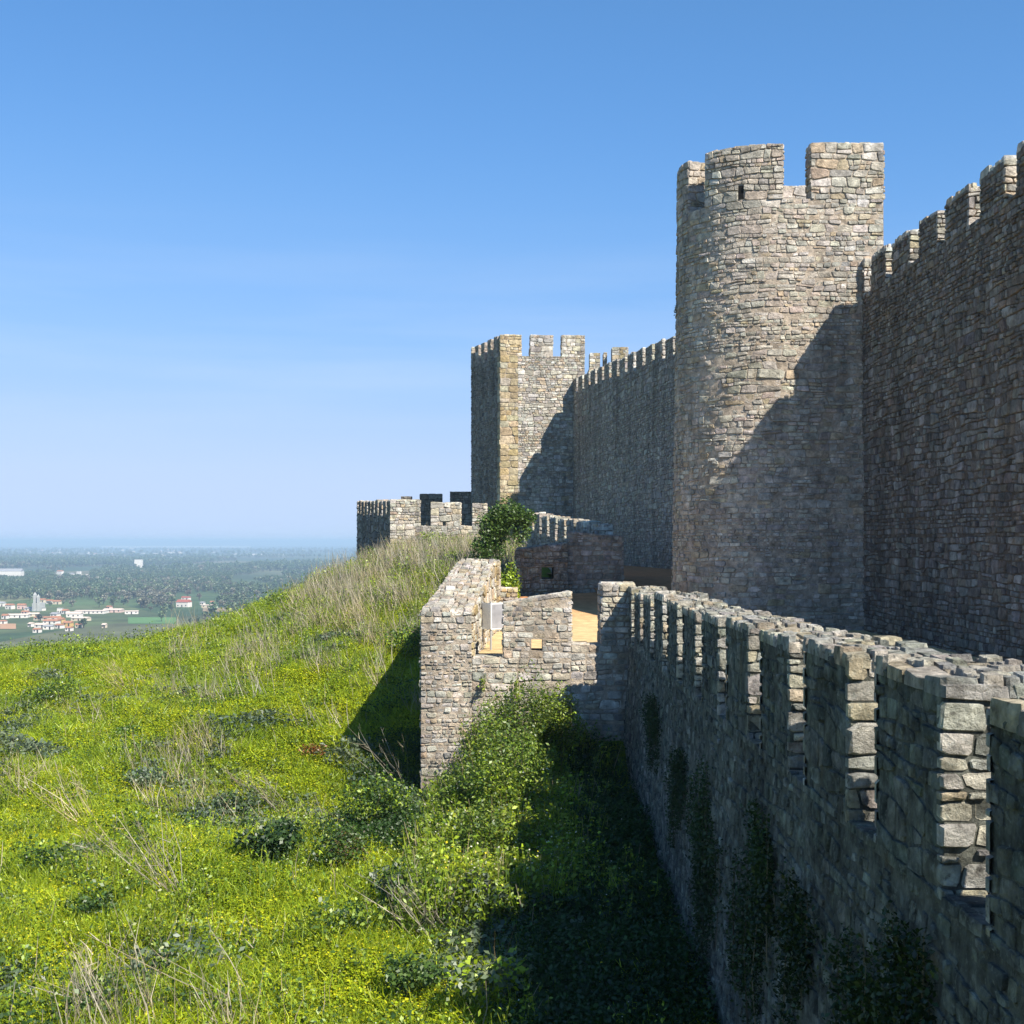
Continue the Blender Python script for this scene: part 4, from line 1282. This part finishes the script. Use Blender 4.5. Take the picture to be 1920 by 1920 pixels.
SH = [
 (510, 1625, .62, .75, 420, .075, C_DARK, "glossy dark green shrub alone on bright grass above a bare shadow"),
 (700, 1560, .80, 1.2, 620, .06, C_DARK + C_GRASS[:2], "tall leafy shrub beside the foot of the left wing wall"),
 (640, 1640, .60, .8, 380, .05, C_DARK + [(.10, .07, .03)], "dark shrub with brown twigs below the tall leafy one"),
 (745, 1720, .55, .65, 380, .06, C_GREYG + C_DARK, "grey-green broad-leaved plant at the bottom of the weedy bank"),
 (905, 1735, .62, .75, 420, .062, C_GREYG + C_GRASS[:2], "pale broad-leaved plant at the edge of the wall's shadow"),
 (825, 1610, .55, .8, 380, .055, C_DARK + C_GRASS[:1], "dark bramble at the left base of the weedy bank"),
 (430, 1540, .60, .6, 360, .06, C_GREYG + C_DARK[2:], "grey-green thistle patch in the middle of the slope"),
 (270, 1470, .70, .35, 260, .07, C_GREYG, "flat silvery thistle patch left of mid slope"),
 (150, 1615, .50, .28, 200, .07, C_GREYG, "small silvery thistle rosette near the left edge"),
 (180, 1735, .45, .4, 220, .05, C_DARK, "low dark weed clump near the bottom left"),
 (760, 1235, .75, .9, 420, .06, C_DARK + C_GRASS[:2], "green bramble hanging over the top of the wing wall's shadow"),
 (780, 1880, .55, .6, 320, .055, C_DARK, "dark shrub low on the grass near the bottom centre"),
 (100, 1320, .8, .7, 380, .06, C_DARK + C_GRASS[:2], "bush dotted with white blossom on the upper left slope"),
 (245, 1385, .6, .35, 240, .06, [(.07, .15, .02), (.09, .17, .02)], "bright green low leafy patch left of the slope's middle"),
 (920, 1905, .55, .9, 240, .07, C_GREYG + C_GRASS[:2], "spiky pale thistle at the bottom edge beside the shadow"),
 (590, 1425, .35, .35, 140, .05, [(.30, .10, .03), (.22, .10, .03), (.12, .12, .03)], "small rust-red plant on the mid slope"),
]
for i, (x, y, r, h, n, lf, cols, lab) in enumerate(SH):
    g = ground_at(x, y)
    shrub("shrub", lab, "shrub", g, r * 1.1, h * 1.1, int(n * 2.6), lf * .62, cols, 100 + i, lobes=12, group="shrubs on the castle slope", extra=(24, C_WHITE, .03) if "blossom" in lab else None)

# overgrown bank in front of the small bastion: big weedy bush masses
BK = [
 (.25, 25.9, .95, 2.5, 5200, .034, "leafy weeds reaching up the small bastion's front wall"),
 (-.15, 24.2, .95, 2.3, 5200, .034, "dense bushy weeds on the upper bank under the front wall"),
 (-.05, 22.2, .95, 2.1, 5200, .034, "tall yellow-green bushy weeds in the middle of the bank"),
 (-.25, 20.2, .9, 1.6, 4200, .034, "bushy weeds at the foot of the bank beside the shadow"),
 (-.58, 25.4, .62, 2.2, 4200, .030, "weeds climbing the stones beside the wing wall"),
 (-.72, 22.9, .65, 1.6, 3600, .034, "low leafy weeds on the left flank of the bank"),
 (.95, 26.3, .60, 2.0, 3000, .032, "weeds at the wall foot where the shadow edge climbs"),
 (-.25, 26.5, .65, 2.25, 3200, .030, "weeds against the front wall below the open crenel"),
 (.75, 24.8, .55, 1.3, 2600, .034, "weeds leaning into the shadow at the right flank of the bank"),
]
for i, (X, Y, r, h, n, lf, lab) in enumerate(BK):
    z = float(height([X], [Y])[0])
    shrub("weed_clump", lab, "weeds", (X, Y, z - .15), r, h, n, lf, [C_GRASS[0], C_GRASS[3], (.22, .27, .04), (.15, .22, .03)] + C_DARK[1:3], 150 + i, lobes=16, group="weeds on the bank", asp=.5, stems=26, extra=(16, C_WHITE + C_YEL, .012))

# dry stalk clumps
def dry_stalks(label, loc, h, n, lean, seed, spread=.22):
    rng = np.random.default_rng(seed)
    b = np.stack([rng.normal(0, spread * .35, n), rng.normal(0, spread * .35, n), np.full(n, -.05)], 1)
    t = b + np.stack([lean * h + rng.normal(0, spread, n), rng.normal(0, spread, n), rng.uniform(.55, 1.0, n) * h], 1)
    P = [blades(b, t, np.full(n, .0065), tint_arr(n, C_DRY, rng), rng, .07)]
    m = n * 4
    i = rng.integers(0, n, m); s = rng.uniform(.5, .95, m)[:, None]
    q = b[i] + (t[i] - b[i]) * s
    P.append(blades(q, q + np.stack([rng.normal(lean * .1, .08, m), rng.normal(0, .08, m), rng.uniform(.03, .18, m)], 1), np.full(m, .005), tint_arr(m, C_DRY, rng), rng, .03))
    V, F4, T = cat_geo(P)
    root = thing("dry_stalks", label, "dry stalks", loc, "dead stalks on the slope")
    o = bpy.data.objects.new("stalk", np_mesh("stalk", V, F4, T, [M_STRAW])); place(o, root, loc)
DS = [
 (340, 1690, 1.5, 26, -.75, "long dead stalks leaning left near the centre of the slope"),
 (170, 1545, 1.3, 22, -.7, "leaning dead stalks left of the thistle patch"),
 (225, 1625, 1.0, 14, -.5, "thin dead stalks beside the silvery rosette"),
 (545, 1530, 1.2, 20, -.8, "grey dead stalks leaning left above the glossy shrub"),
 (470, 1885, 1.2, 9, -.8, "few long bare stalks at the bottom of the slope"),
 (190, 1915, 1.0, 14, -.6, "dead stalks cut by the bottom edge on the left"),
 (240, 1300, 1.3, 26, -.7, "fan of grey dead stalks on the upper left slope"),
 (40, 1500, 1.1, 20, -.4, "dead stalks at the left edge of the picture"),
 (315, 1310, 1.0, 16, -.3, "upright pale stalks beside the grey fan"),
 (830, 1770, 1.1, 24, -.6, "tangle of dead stalks at the bottom of the weedy bank"),
 (760, 1480, 1.5, 10, -.6, "dark thin stalks in the shadow of the wing wall"),
 (700, 1190, 1.2, 30, -.6, "thicket of grey stalks high on the slope left of the wing wall"),
 (650, 1130, 1.2, 30, -.5, "dry stalks on the ridge below the far bastion"),
 (760, 1140, 1.2, 30, -.5, "dry stalks close above the end of the wing wall"),
 (610, 1180, 1.1, 26, -.6, "faded stalks at mid ridge"),
 (820, 1070, 1.3, 20, -.2, "tall thin pale stalks before the far bastion's front wall"),
]
for i, (x, y, h, n, lean, lab) in enumerate(DS):
    dry_stalks(lab, ground_at(x, y), h * .9, n, lean * .8, 300 + i, spread=.34)

# the bush by the terrace
def bush():
    loc = (px(942, 0, 42.0).x, 42.0, -2.3)
    rng = np.random.default_rng(77)
    root = thing("bush", "dense dark green bush between far bastion and rubble wall", "bush", loc)
    L = Vector(loc)
    P = []
    for (cx, cy, cz, rx, rz, n, cols) in ((0, 0, 2.65, .98, 1.15, 5200, C_DARK + [(.07, .12, .02)]), (.55, .1, 3.1, .55, .62, 1500, C_DARK + [(.08, .13, .02)]), (-.45, 0, 2.0, .6, .8, 1500, C_DARK),
                                          (.12, -.3, 1.0, .42, .8, 1300, C_GRASS[:2] + C_DARK[2:3]), (.28, -.5, .55, .32, .42, 500, C_CLOVER + C_GRASS)):
        p = lobe_points(n, rng, rx, rx, rz, 13, .6) * 1.12 + np.array([cx, cy, cz])
        P.append(quads_leaves(p, rng.uniform(.03, .065, n), .3, tint_arr(n, cols, rng, .35), rng, .55))
    V, F4, T = cat_geo(P)
    o = bpy.data.objects.new("crown", np_mesh("crown", V, F4, T, [M_LEAF])); place(o, root, L)
    b = np.zeros((9, 3)); b[:, :2] = rng.normal(0, .08, (9, 2)); b[:, 2] = -.2
    t = np.stack([rng.normal(0, .45, 9), rng.normal(0, .35, 9), rng.uniform(1.4, 3.0, 9)], 1)
    V, F4, T = blades(b, t, np.full(9, .035), tint_arr(9, [(.12, .09, .06)], rng), rng, .05)
    o = bpy.data.objects.new("trunk", np_mesh("trunk", V, F4, T, [M_STRAW])); place(o, root, L)
bush()
# darker growth at the foot of the far bastion
for i, (x, y, r, h, lab) in enumerate(((700, 1062, .7, 1.1, "dark scrub at the foot of the far bastion's shaded side"), (815, 1040, .9, 1.0, "leafy green scrub along the foot of the far bastion's front"),
                                       (860, 1050, .7, .8, "bright green scrub just left of the dark bush"))):
    g = ground_at(x, y)
    g = Vector(((x - 960) / F * 62, 62, float(height([(x - 960) / F * 62], [62])[0])))
    shrub("shrub", lab, "shrub", g, r, h, 500, .06, C_DARK if i == 0 else C_GRASS, 400 + i, group="shrubs on the castle slope")

# plants growing out of the long outer wall
def wall_plant(label, loc, r, h, n, seed, cols=C_DARK, leaf=.03, hang=.5):
    """growth that creeps and hangs over the stones in ragged streaks"""
    rng = np.random.default_rng(seed)
    root = thing("wall_plant", label, "wall plant", loc, "plants rooted in the walls")
    P = []
    ns = max(3, int(r * 16))
    for k in range(ns):
        y0 = rng.normal(0, r * .5); L = h * rng.uniform(.35, 1.0); m = max(8, n // ns)
        t = rng.uniform(0, 1, m) ** .8
        z = h * rng.uniform(-.1, .35) - t * L
        w = (.05 + .13 * r * rng.uniform(.5, 1.4)) * (1 - .6 * t)
        y = y0 + .12 * np.sin(t * 5 + k) + rng.normal(0, 1, m) * w
        x = -np.abs(rng.normal(0.01, .035 + .05 * r * (1 - t), m)) + .055 * z
        P.append(np.stack([x, y, z], 1))
    p = np.concatenate(P)
    q = np.array([[pp[:, 0].mean() + .02, pp[:, 1].mean(), pp[:, 2].max()] for pp in P]); q2 = np.array([[.055 * pp[:, 2].min() - .01, pp[:, 1].mean() + rng.normal(0, .05), pp[:, 2].min()] for pp in P])
    o = bpy.data.objects.new("stem", np_mesh("stem", *blades(q2, q, np.full(len(P), .008), tint_arr(len(P), [(.10, .08, .055)], rng), rng, .03), [M_STRAW])); place(o, root, loc)
    V, F4, T = quads_leaves(p, rng.uniform(.5, 1.3, len(p)) * leaf, .1, tint_arr(len(p), cols, rng, .4), rng, .6)
    o = bpy.data.objects.new("foliage", np_mesh("foliage", V, F4, T, [M_LEAF])); place(o, root, loc)
def on_fw(x_px, y_px):
    """point on the outer wall's outer face"""
    X = 2.2
    for _ in range(6):
        Y = F * X / (x_px - 960.0)
        z = (HOR - y_px) / F * Y
        sill = -0.63 - 1.18 + (-.28) * (Y - 3) / 25
        X = 2.2 + .008 * Y - .055 * max(0, sill - z)
    return Vector((X - .03, Y, z))
WP = [(1330, 1500, .55, 1.0, "shaggy dark plant on the upper middle of the long outer wall"), (1440, 1565, .35, .55, "round dark tuft standing out on the long outer wall"),
      (1340, 1600, .6, 1.1, "dark hanging growth below the shaggy wall plant"), (1420, 1690, .55, .9, "broad dark growth on the lower long outer wall"),
      (1500, 1700, .5, .7, "dark wall plant right of the broad growth"), (1280, 1440, .5, .8, "dark growth far along the long outer wall"),
      (1620, 1800, .4, .6, "dark tuft low on the long outer wall"), (1740, 1830, .4, .8, "dark hanging tuft at the lower right of the long outer wall"), (1235, 1330, .7, .7, "dark leaves near the inner corner of the long outer wall")]
for i, (x, y, r, h, lab) in enumerate(WP):
    wall_plant(lab, on_fw(x, y), r * 1.5, h * 1.5, 3200, 500 + i, cols=[(.022, .048, .012), (.032, .065, .016), (.018, .036, .012), (.045, .075, .02)], leaf=.021)
wall_plant("tiny sprig sticking out of the round tower's left side", Vector((4.86, 39.4, 6.9)), .12, .3, 40, 520, C_DRY + C_DARK, .03)
wall_plant("brownish tuft on the sunny front wall of the small bastion", Vector((-.55, 27.4, -2.78)), .3, .5, 260, 521, C_GRASS + C_DRY, .03, 0)
wall_plant("olive tuft below the crenel of the small bastion", Vector((.15, 27.35, -3.0)), .45, .5, 300, 522, C_GRASS + C_DRY[:2], .03, 0)

# ------------------------------------------------------------------ the plain: village, farms, woods
M_WHITE = plain_mat("whitewash", (0.72, 0.67, 0.60), var=0.06, scale=.3)
M_CREAM = plain_mat("cream_render", (0.62, 0.52, 0.38), var=0.08, scale=.3)
M_OCHRE = plain_mat("ochre_render", (0.58, 0.38, 0.14), var=0.08, scale=.3)
M_PINK = plain_mat("pink_render", (0.62, 0.44, 0.38), var=0.08, scale=.3)
M_TERRA = plain_mat("terracotta_tiles", (0.36, 0.17, 0.10), var=0.25, scale=.5)
M_PALER = plain_mat("pale_roof", (0.60, 0.50, 0.42), var=0.15, scale=.5)
M_GREYR = plain_mat("grey_roof", (0.30, 0.30, 0.31), var=0.15, scale=.5)
M_RED = plain_mat("red_roof", (0.33, 0.10, 0.075), var=0.15, scale=.5)
M_DARKW = plain_mat("dark_opening", (0.03, 0.03, 0.035), var=0.1)

def house_geo(w, dp, h, rh):
    V, Fc = box(-w / 2, w / 2, -dp / 2, dp / 2, 0, h)
    o = .3
    R = [(-w / 2 - o, -dp / 2 - o, h), (w / 2 + o, -dp / 2 - o, h), (w / 2 + o, dp / 2 + o, h), (-w / 2 - o, dp / 2 + o, h), (-w / 2 - o, 0, h + rh), (w / 2 + o, 0, h + rh)]
    RF = [(0, 1, 5, 4), (2, 3, 4, 5), (0, 4, 3), (1, 2, 5), (0, 3, 2, 1)]
    return V, Fc, R, RF

def house(label, x, y, wpx, hpx, wall, roof, group=None, rz=None, name="house", flat=False, cat="house", windows=True, dpf=.7):
    Y = -PLAIN * F / (y - HOR); X = (x - 960) / F * Y
    w = wpx * Y / F; tot = hpx * Y / F
    dp = min(max(w * dpf, 5), 16)
    rh = 0.15 if flat else min(tot * .35, dp * .28)
    h = max(tot - rh, 2.2)
    root = bpy.data.objects.new(name, None); place(root, None, (X, Y, PLAIN)); tag(root, label, cat, group)
    root.rotation_euler.z = RNG.uniform(-.35, .25) if rz is None else rz
    V, Fc, Rv, RF = house_geo(w, dp, h, rh)
    o = bpy.data.objects.new("wall", mesh_from("wall", V, Fc, wall)); link(o, root)
    o = bpy.data.objects.new("roof", mesh_from("roof", Rv, RF, roof)); link(o, root)
    if windows:
        k = max(2, int(w / 3.2))
        for i in range(k):
            xx = -w / 2 + w * (i + .5) / k
            if i == k // 2:
                v, f = box(xx - .5, xx + .5, -dp / 2 - .05, -dp / 2 + .1, 0, 2.0); nm = "door"
            else:
                v, f = box(xx - .5, xx + .5, -dp / 2 - .05, -dp / 2 + .1, min(1.0, h * .4), min(2.1, h * .85)); nm = "window"
            o = bpy.data.objects.new(nm, mesh_from(nm, v, f, M_DARKW)); link(o, root)
    return root
HS = [
 (35, 1158, 31, 6, M_WHITE, M_PALER), (64, 1156, 15, 6, M_CREAM, M_PALER), (19, 1142, 12, 9, M_WHITE, M_TERRA), (41, 1142, 12, 9, M_PINK, M_TERRA),
 (3, 1137, 11, 8, M_WHITE, M_GREYR), (66, 1145, 26, 6, M_WHITE, M_GREYR), (94, 1132, 10, 7, M_WHITE, M_TERRA), (107, 1133, 11, 7, M_CREAM, M_TERRA), (80, 1130, 9, 7, M_CREAM, M_TERRA),
 (104, 1157, 12, 8, M_WHITE, M_GREYR), (140, 1157, 22, 9, M_WHITE, M_PALER), (152, 1164, 25, 6, M_CREAM, M_PALER), (82, 1163, 25, 6, M_CREAM, M_TERRA), (105, 1164, 15, 8, M_PINK, M_TERRA),
 (97, 1170, 22, 8, M_WHITE, M_TERRA), (115, 1168, 8, 9, M_OCHRE, M_TERRA), (78, 1177, 18, 8, M_WHITE, M_PALER), (91, 1180, 14, 7, M_WHITE, M_GREYR), (112, 1178, 10, 7, M_WHITE, M_TERRA),
 (59, 1175, 6, 6, M_WHITE, M_PALER), (148, 1177, 9, 7, M_CREAM, M_TERRA), (213, 1148, 28, 6, M_PINK, M_PALER), (205, 1142, 6, 5, M_PINK, M_TERRA), (247, 1151, 20, 4, M_WHITE, M_PALER),
 (5, 1170, 11, 5, M_WHITE, M_TERRA), (10, 1160, 8, 8, M_WHITE, M_TERRA), (123, 1151, 8, 8, M_WHITE, M_TERRA), (70, 1186, 10, 6, M_WHITE, M_TERRA), (130, 1183, 9, 6, M_WHITE, M_TERRA), (48, 1152, 10, 6, M_PINK, M_TERRA),
]
ORD = ["leftmost", "second", "third", "fourth", "fifth", "sixth", "seventh", "eighth", "ninth", "tenth", "eleventh", "twelfth"]
WN = {M_WHITE.name: "white", M_CREAM.name: "cream", M_PINK.name: "pink", M_OCHRE.name: "ochre"}
RN = {M_TERRA.name: "terracotta-roofed", M_PALER.name: "pale-roofed", M_GREYR.name: "grey-roofed"}
kin = {}
for q in sorted(HS): kin.setdefault((q[4].name, q[5].name), []).append(q)
for (wm_, rm_), qs in kin.items():
    for k_, (x, y, w, h, wm, rm) in enumerate(qs):
        what = "%s %s house" % (WN[wm_], RN[rm_])
        lab = ("the only " + what + " in the village") if len(qs) == 1 else (("leftmost " + what + " in the village") if k_ == 0 else "%s %s counted from the left of the village" % (ORD[k_], what))
        house(lab, x, y, w * 1.2, h * 1.15, wm, rm, "houses of the village on the plain")
house("white cube-shaped house standing out in the middle of the village", 113, 1150, 9, 10, M_WHITE, M_WHITE, flat=True)
house("ochre yellow house at the right front of the village", 128, 1174, 15, 10, M_OCHRE, M_TERRA)
house("long low white shed right of the village", 172, 1150, 55, 4, M_WHITE, M_PALER, cat="shed", name="long_shed", rz=.02)
house("small cream hut standing alone right of the village", 196, 1177, 6, 8, M_CREAM, M_PALER, cat="hut", name="hut")
house("white warehouse with dark openings at the left edge of the plain", 20, 1080, 44, 14, M_WHITE, M_GREYR, cat="warehouse", name="warehouse", rz=0.02)
house("white villa with flat roof in the woods right of the warehouse", 113, 1078, 11, 9, M_WHITE, M_TERRA, name="villa")
house("low white annexe beside the villa in the woods", 133, 1079, 11, 5, M_WHITE, M_GREYR, name="villa")
house("square white pavilion at the right end of the villa group", 148, 1079, 7, 8, M_WHITE, M_WHITE, flat=True, name="pavilion")
house("long pale wall-like shed right of the white pavilion", 160, 1080, 14, 2.2, M_WHITE, M_PALER, name="long_shed", cat="shed")
house("tall white block of flats rising from the woods", 260, 1066, 14, 17, M_WHITE, M_WHITE, flat=True, name="apartment_block", cat="building", rz=.05)
house("tiny white house right of the tall white block", 289, 1067, 5, 3, M_WHITE, M_PALER)
house("red-roofed white farmhouse before pale bare trees", 345, 1138, 24, 14, M_WHITE, M_RED, name="farmhouse", rz=-.25)
house("upper wing of the red-roofed farm on the plain", 349, 1125, 15, 7, M_WHITE, M_RED, name="farmhouse", rz=-.2)
house("small white shed right of the red-roofed farm", 380, 1134, 7, 5, M_WHITE, M_GREYR, name="shed", cat="shed")
house("small white house farther right of the red-roofed farm", 398, 1133, 6, 6, M_WHITE, M_TERRA)
house("long cream garden building below the farm sheds", 392, 1139, 24, 3.2, M_CREAM, M_PALER, name="long_shed", cat="shed")

# grey twin-shafted tower in the village
def twin_tower():
    Y = -PLAIN * F / (1146 - HOR); X = (67 - 960) / F * Y; k = Y / F
    root = thing("church", "grey twin-towered building rising above the village roofs", "church", (X, Y, PLAIN))
    m = plain_mat("grey_stone", (0.42, 0.42, 0.40), var=0.15, scale=.4)
    v, f = box(X - 7 * k, X + 7 * k, Y, Y + 14, PLAIN, PLAIN + 15 * k); part("nave", v, f, m, root)
    for a, b, h in ((-4.5, 0, 31), (2.5, 5.5, 27)):
        v, f = box(X + a * k, X + b * k, Y - .5, Y + 3, PLAIN, PLAIN + h * k)
        t = part("tower", v, f, m, root)
        c = (X + (a + b) / 2 * k, Y + 1.2)
        V = [(X + a * k, Y - .5, PLAIN + h * k), (X + b * k, Y - .5, PLAIN + h * k), (X + b * k, Y + 3, PLAIN + h * k), (X + a * k, Y + 3, PLAIN + h * k), (c[0], c[1], PLAIN + (h + 5) * k)]
        part("spire", V, [(0, 1, 4), (1, 2, 4), (2, 3, 4), (3, 0, 4)], m, t)
twin_tower()

# distant town: far white buildings
frng = random.Random(12)
for i in range(60):
    x = frng.choice([frng.uniform(0, 190), frng.uniform(110, 250), frng.uniform(300, 340), frng.uniform(0, 640)])
    y = frng.uniform(1030, 1047)
    house("tiny pale building of the distant town below the horizon", x, y, frng.uniform(3, 12), frng.uniform(1.4, 3.2), frng.choice([M_WHITE, M_WHITE, M_PINK, M_CREAM]), frng.choice([M_PALER, M_TERRA, M_WHITE]),
          "far buildings of the distant town", name="far_building", cat="building", windows=False)

# woods: individual trees near the farm, and the far wood as one mass
def tree_geo(rng, r, h, n, leaf, cols, lobes=9):
    p = lobe_points(n, rng, r, r, h * .48, lobes, .7)
    p[:, 2] += h * .58
    V, F4, T = quads_leaves(p, rng.uniform(.7, 1.3, n) * leaf, .6, tint_arr(n, cols, rng, .3), rng, .8)
    b = np.array([[0, 0, -.2]] * 4) + rng.normal(0, .05, (4, 3)); t = np.array([[0, 0, h * .75]] * 4) + rng.normal(0, r * .25, (4, 3))
    B = blades(b, t, np.full(4, r * .06), tint_arr(4, [(.12, .09, .07)], rng), rng, .04)
    return (V, F4, T), B
t_rng = np.random.default_rng(21)
TR = [(322, 1128, 7, 17, [(.24, .21, .17), (.20, .17, .13), (.28, .24, .2)], "pale bare-looking tree left of the red-roofed farm"), (352, 1122, 8, 18, [(.26, .20, .16), (.21, .17, .13)], "large pinkish bare tree behind the red-roofed farm"),
      (374, 1126, 6, 14, [(.23, .19, .15), (.27, .23, .18)], "pale bare tree right of the red-roofed farm"), (276, 1122, 6, 15, [(.02, .035, .03), (.025, .045, .03)], "very dark round tree left of the farm"),
      (300, 1135, 10, 12, [(.09, .12, .04), (.08, .11, .05)], "broad olive tree in front of the dark round one"), (232, 1135, 8, 14, [(.025, .045, .03), (.03, .055, .03)], "dark tree right above the pink village house"),
      (33, 1122, 9, 17, [(.20, .21, .17), (.17, .18, .15)], "pale grey tree rising above the village at the left"), (210, 1125, 7, 15, [(.03, .055, .035)], "dark green tree in the wood above the village")]
for i, (x, y, r, h, cols, lab) in enumerate(TR):
    Y = -PLAIN * F / (y - HOR); X = (x - 960) / F * Y
    r = r * Y / F; h = h * Y / F
    root = thing("tree", lab, "tree", (X, Y, PLAIN), "trees standing out on the plain")
    c, b = tree_geo(t_rng, r, h, 420, r * .13, cols)
    o = bpy.data.objects.new("crown", np_mesh("crown", *c, [M_LEAF])); place(o, root, (X, Y, PLAIN))
    o = bpy.data.objects.new("trunk", np_mesh("trunk", *b, [M_STRAW])); place(o, root, (X, Y, PLAIN))

def build_wood():
    tl = []
    for cols in ([(.08, .135, .065), (.095, .155, .075)], [(.10, .165, .075), (.11, .175, .085)], [(.14, .185, .095), (.15, .195, .105)], [(.21, .20, .14), (.20, .18, .14)]):
        c, b = tree_geo(t_rng, 3.6, 8.0, 110, .95, cols, 6)
        tl.append(("tree", np_mesh("tree", *cat_geo([c, b]), [M_LEAF])))
    col = make_collection("wood_tree", tl)
    rng = random.Random(9)
    pts, rot, scl, idx = [], [], [], []
    def add(n, y0, y1, s0, s1):
        for _ in range(n):
            Y = math.sqrt(rng.uniform(y0 * y0, y1 * y1)); X = rng.uniform(-.50 * Y, .02 * Y)
            sx = 960 + F * X / Y; sy = HOR - F * PLAIN / Y
            if sx < 260 and 1124 < sy < 1200: 
                if rng.random() < .93: continue
            if sx < 470 and sy > 1140 and rng.random() < .9: continue
            if 325 < sx < 410 and 1112 < sy < 1150: continue
            if sx < 50 and 1070 < sy < 1088: continue
            if 100 < sx < 170 and 1072 < sy < 1086: continue
            if 250 < sx < 270 and 1062 < sy < 1071: continue
            if sy < 1048 and sx < 660 and rng.random() < .8: continue
            v = noise.noise(Vector((X * .0022, Y * .0012, 1.3))) + .5 * noise.noise(Vector((X * .008, Y * .004, 4.1)))
            if v < -.22: continue
            s = rng.uniform(s0, s1)
            pts.append((X, Y, PLAIN)); rot.append((0, 0, rng.uniform(0, 6.28))); scl.append((s * 1.1, s * 1.1, s * rng.uniform(.8, 1.2)))
            idx.append(min(3, max(0, int(2 + 2.2 * noise.noise(Vector((X * .004, Y * .002, 8.8))) + rng.uniform(-.9, .9)))))
    add(15000, 850, 2600, .6, 1.25); add(16000, 2600, 5200, 1.0, 2.0); add(9000, 5200, 9500, 1.5, 2.6)
    o = scatter_object("wood", pts, rot, scl, idx, col)
    tag(o, "mass of dark green woods spread over the plain", "wood", kind="stuff")
build_wood()

# ------------------------------------------------------------------ haze over the plain
def build_haze():
    V, Fc = box(-22500, 22500, -900, 48500, PLAIN - 1.5, 16.0)
    m = bpy.data.materials.new("haze")
    m.use_nodes = True
    nt = m.node_tree; nt.nodes.clear()
    out = nt.nodes.new("ShaderNodeOutputMaterial")
    pv = nt.nodes.new("ShaderNodeVolumePrincipled")
    pv.inputs['Color'].default_value = (0.56, 0.79, 1.0, 1)
    pv.inputs['Density'].default_value = 0.00020
    pv.inputs['Anisotropy'].default_value = 0.0
    nt.links.new(pv.outputs[0], out.inputs['Volume'])
    o = bpy.data.objects.new("haze", mesh_from("haze", V, Fc, m)); place(o, None, (0, 0, 0)); tag(o, kind="stuff")
build_haze()
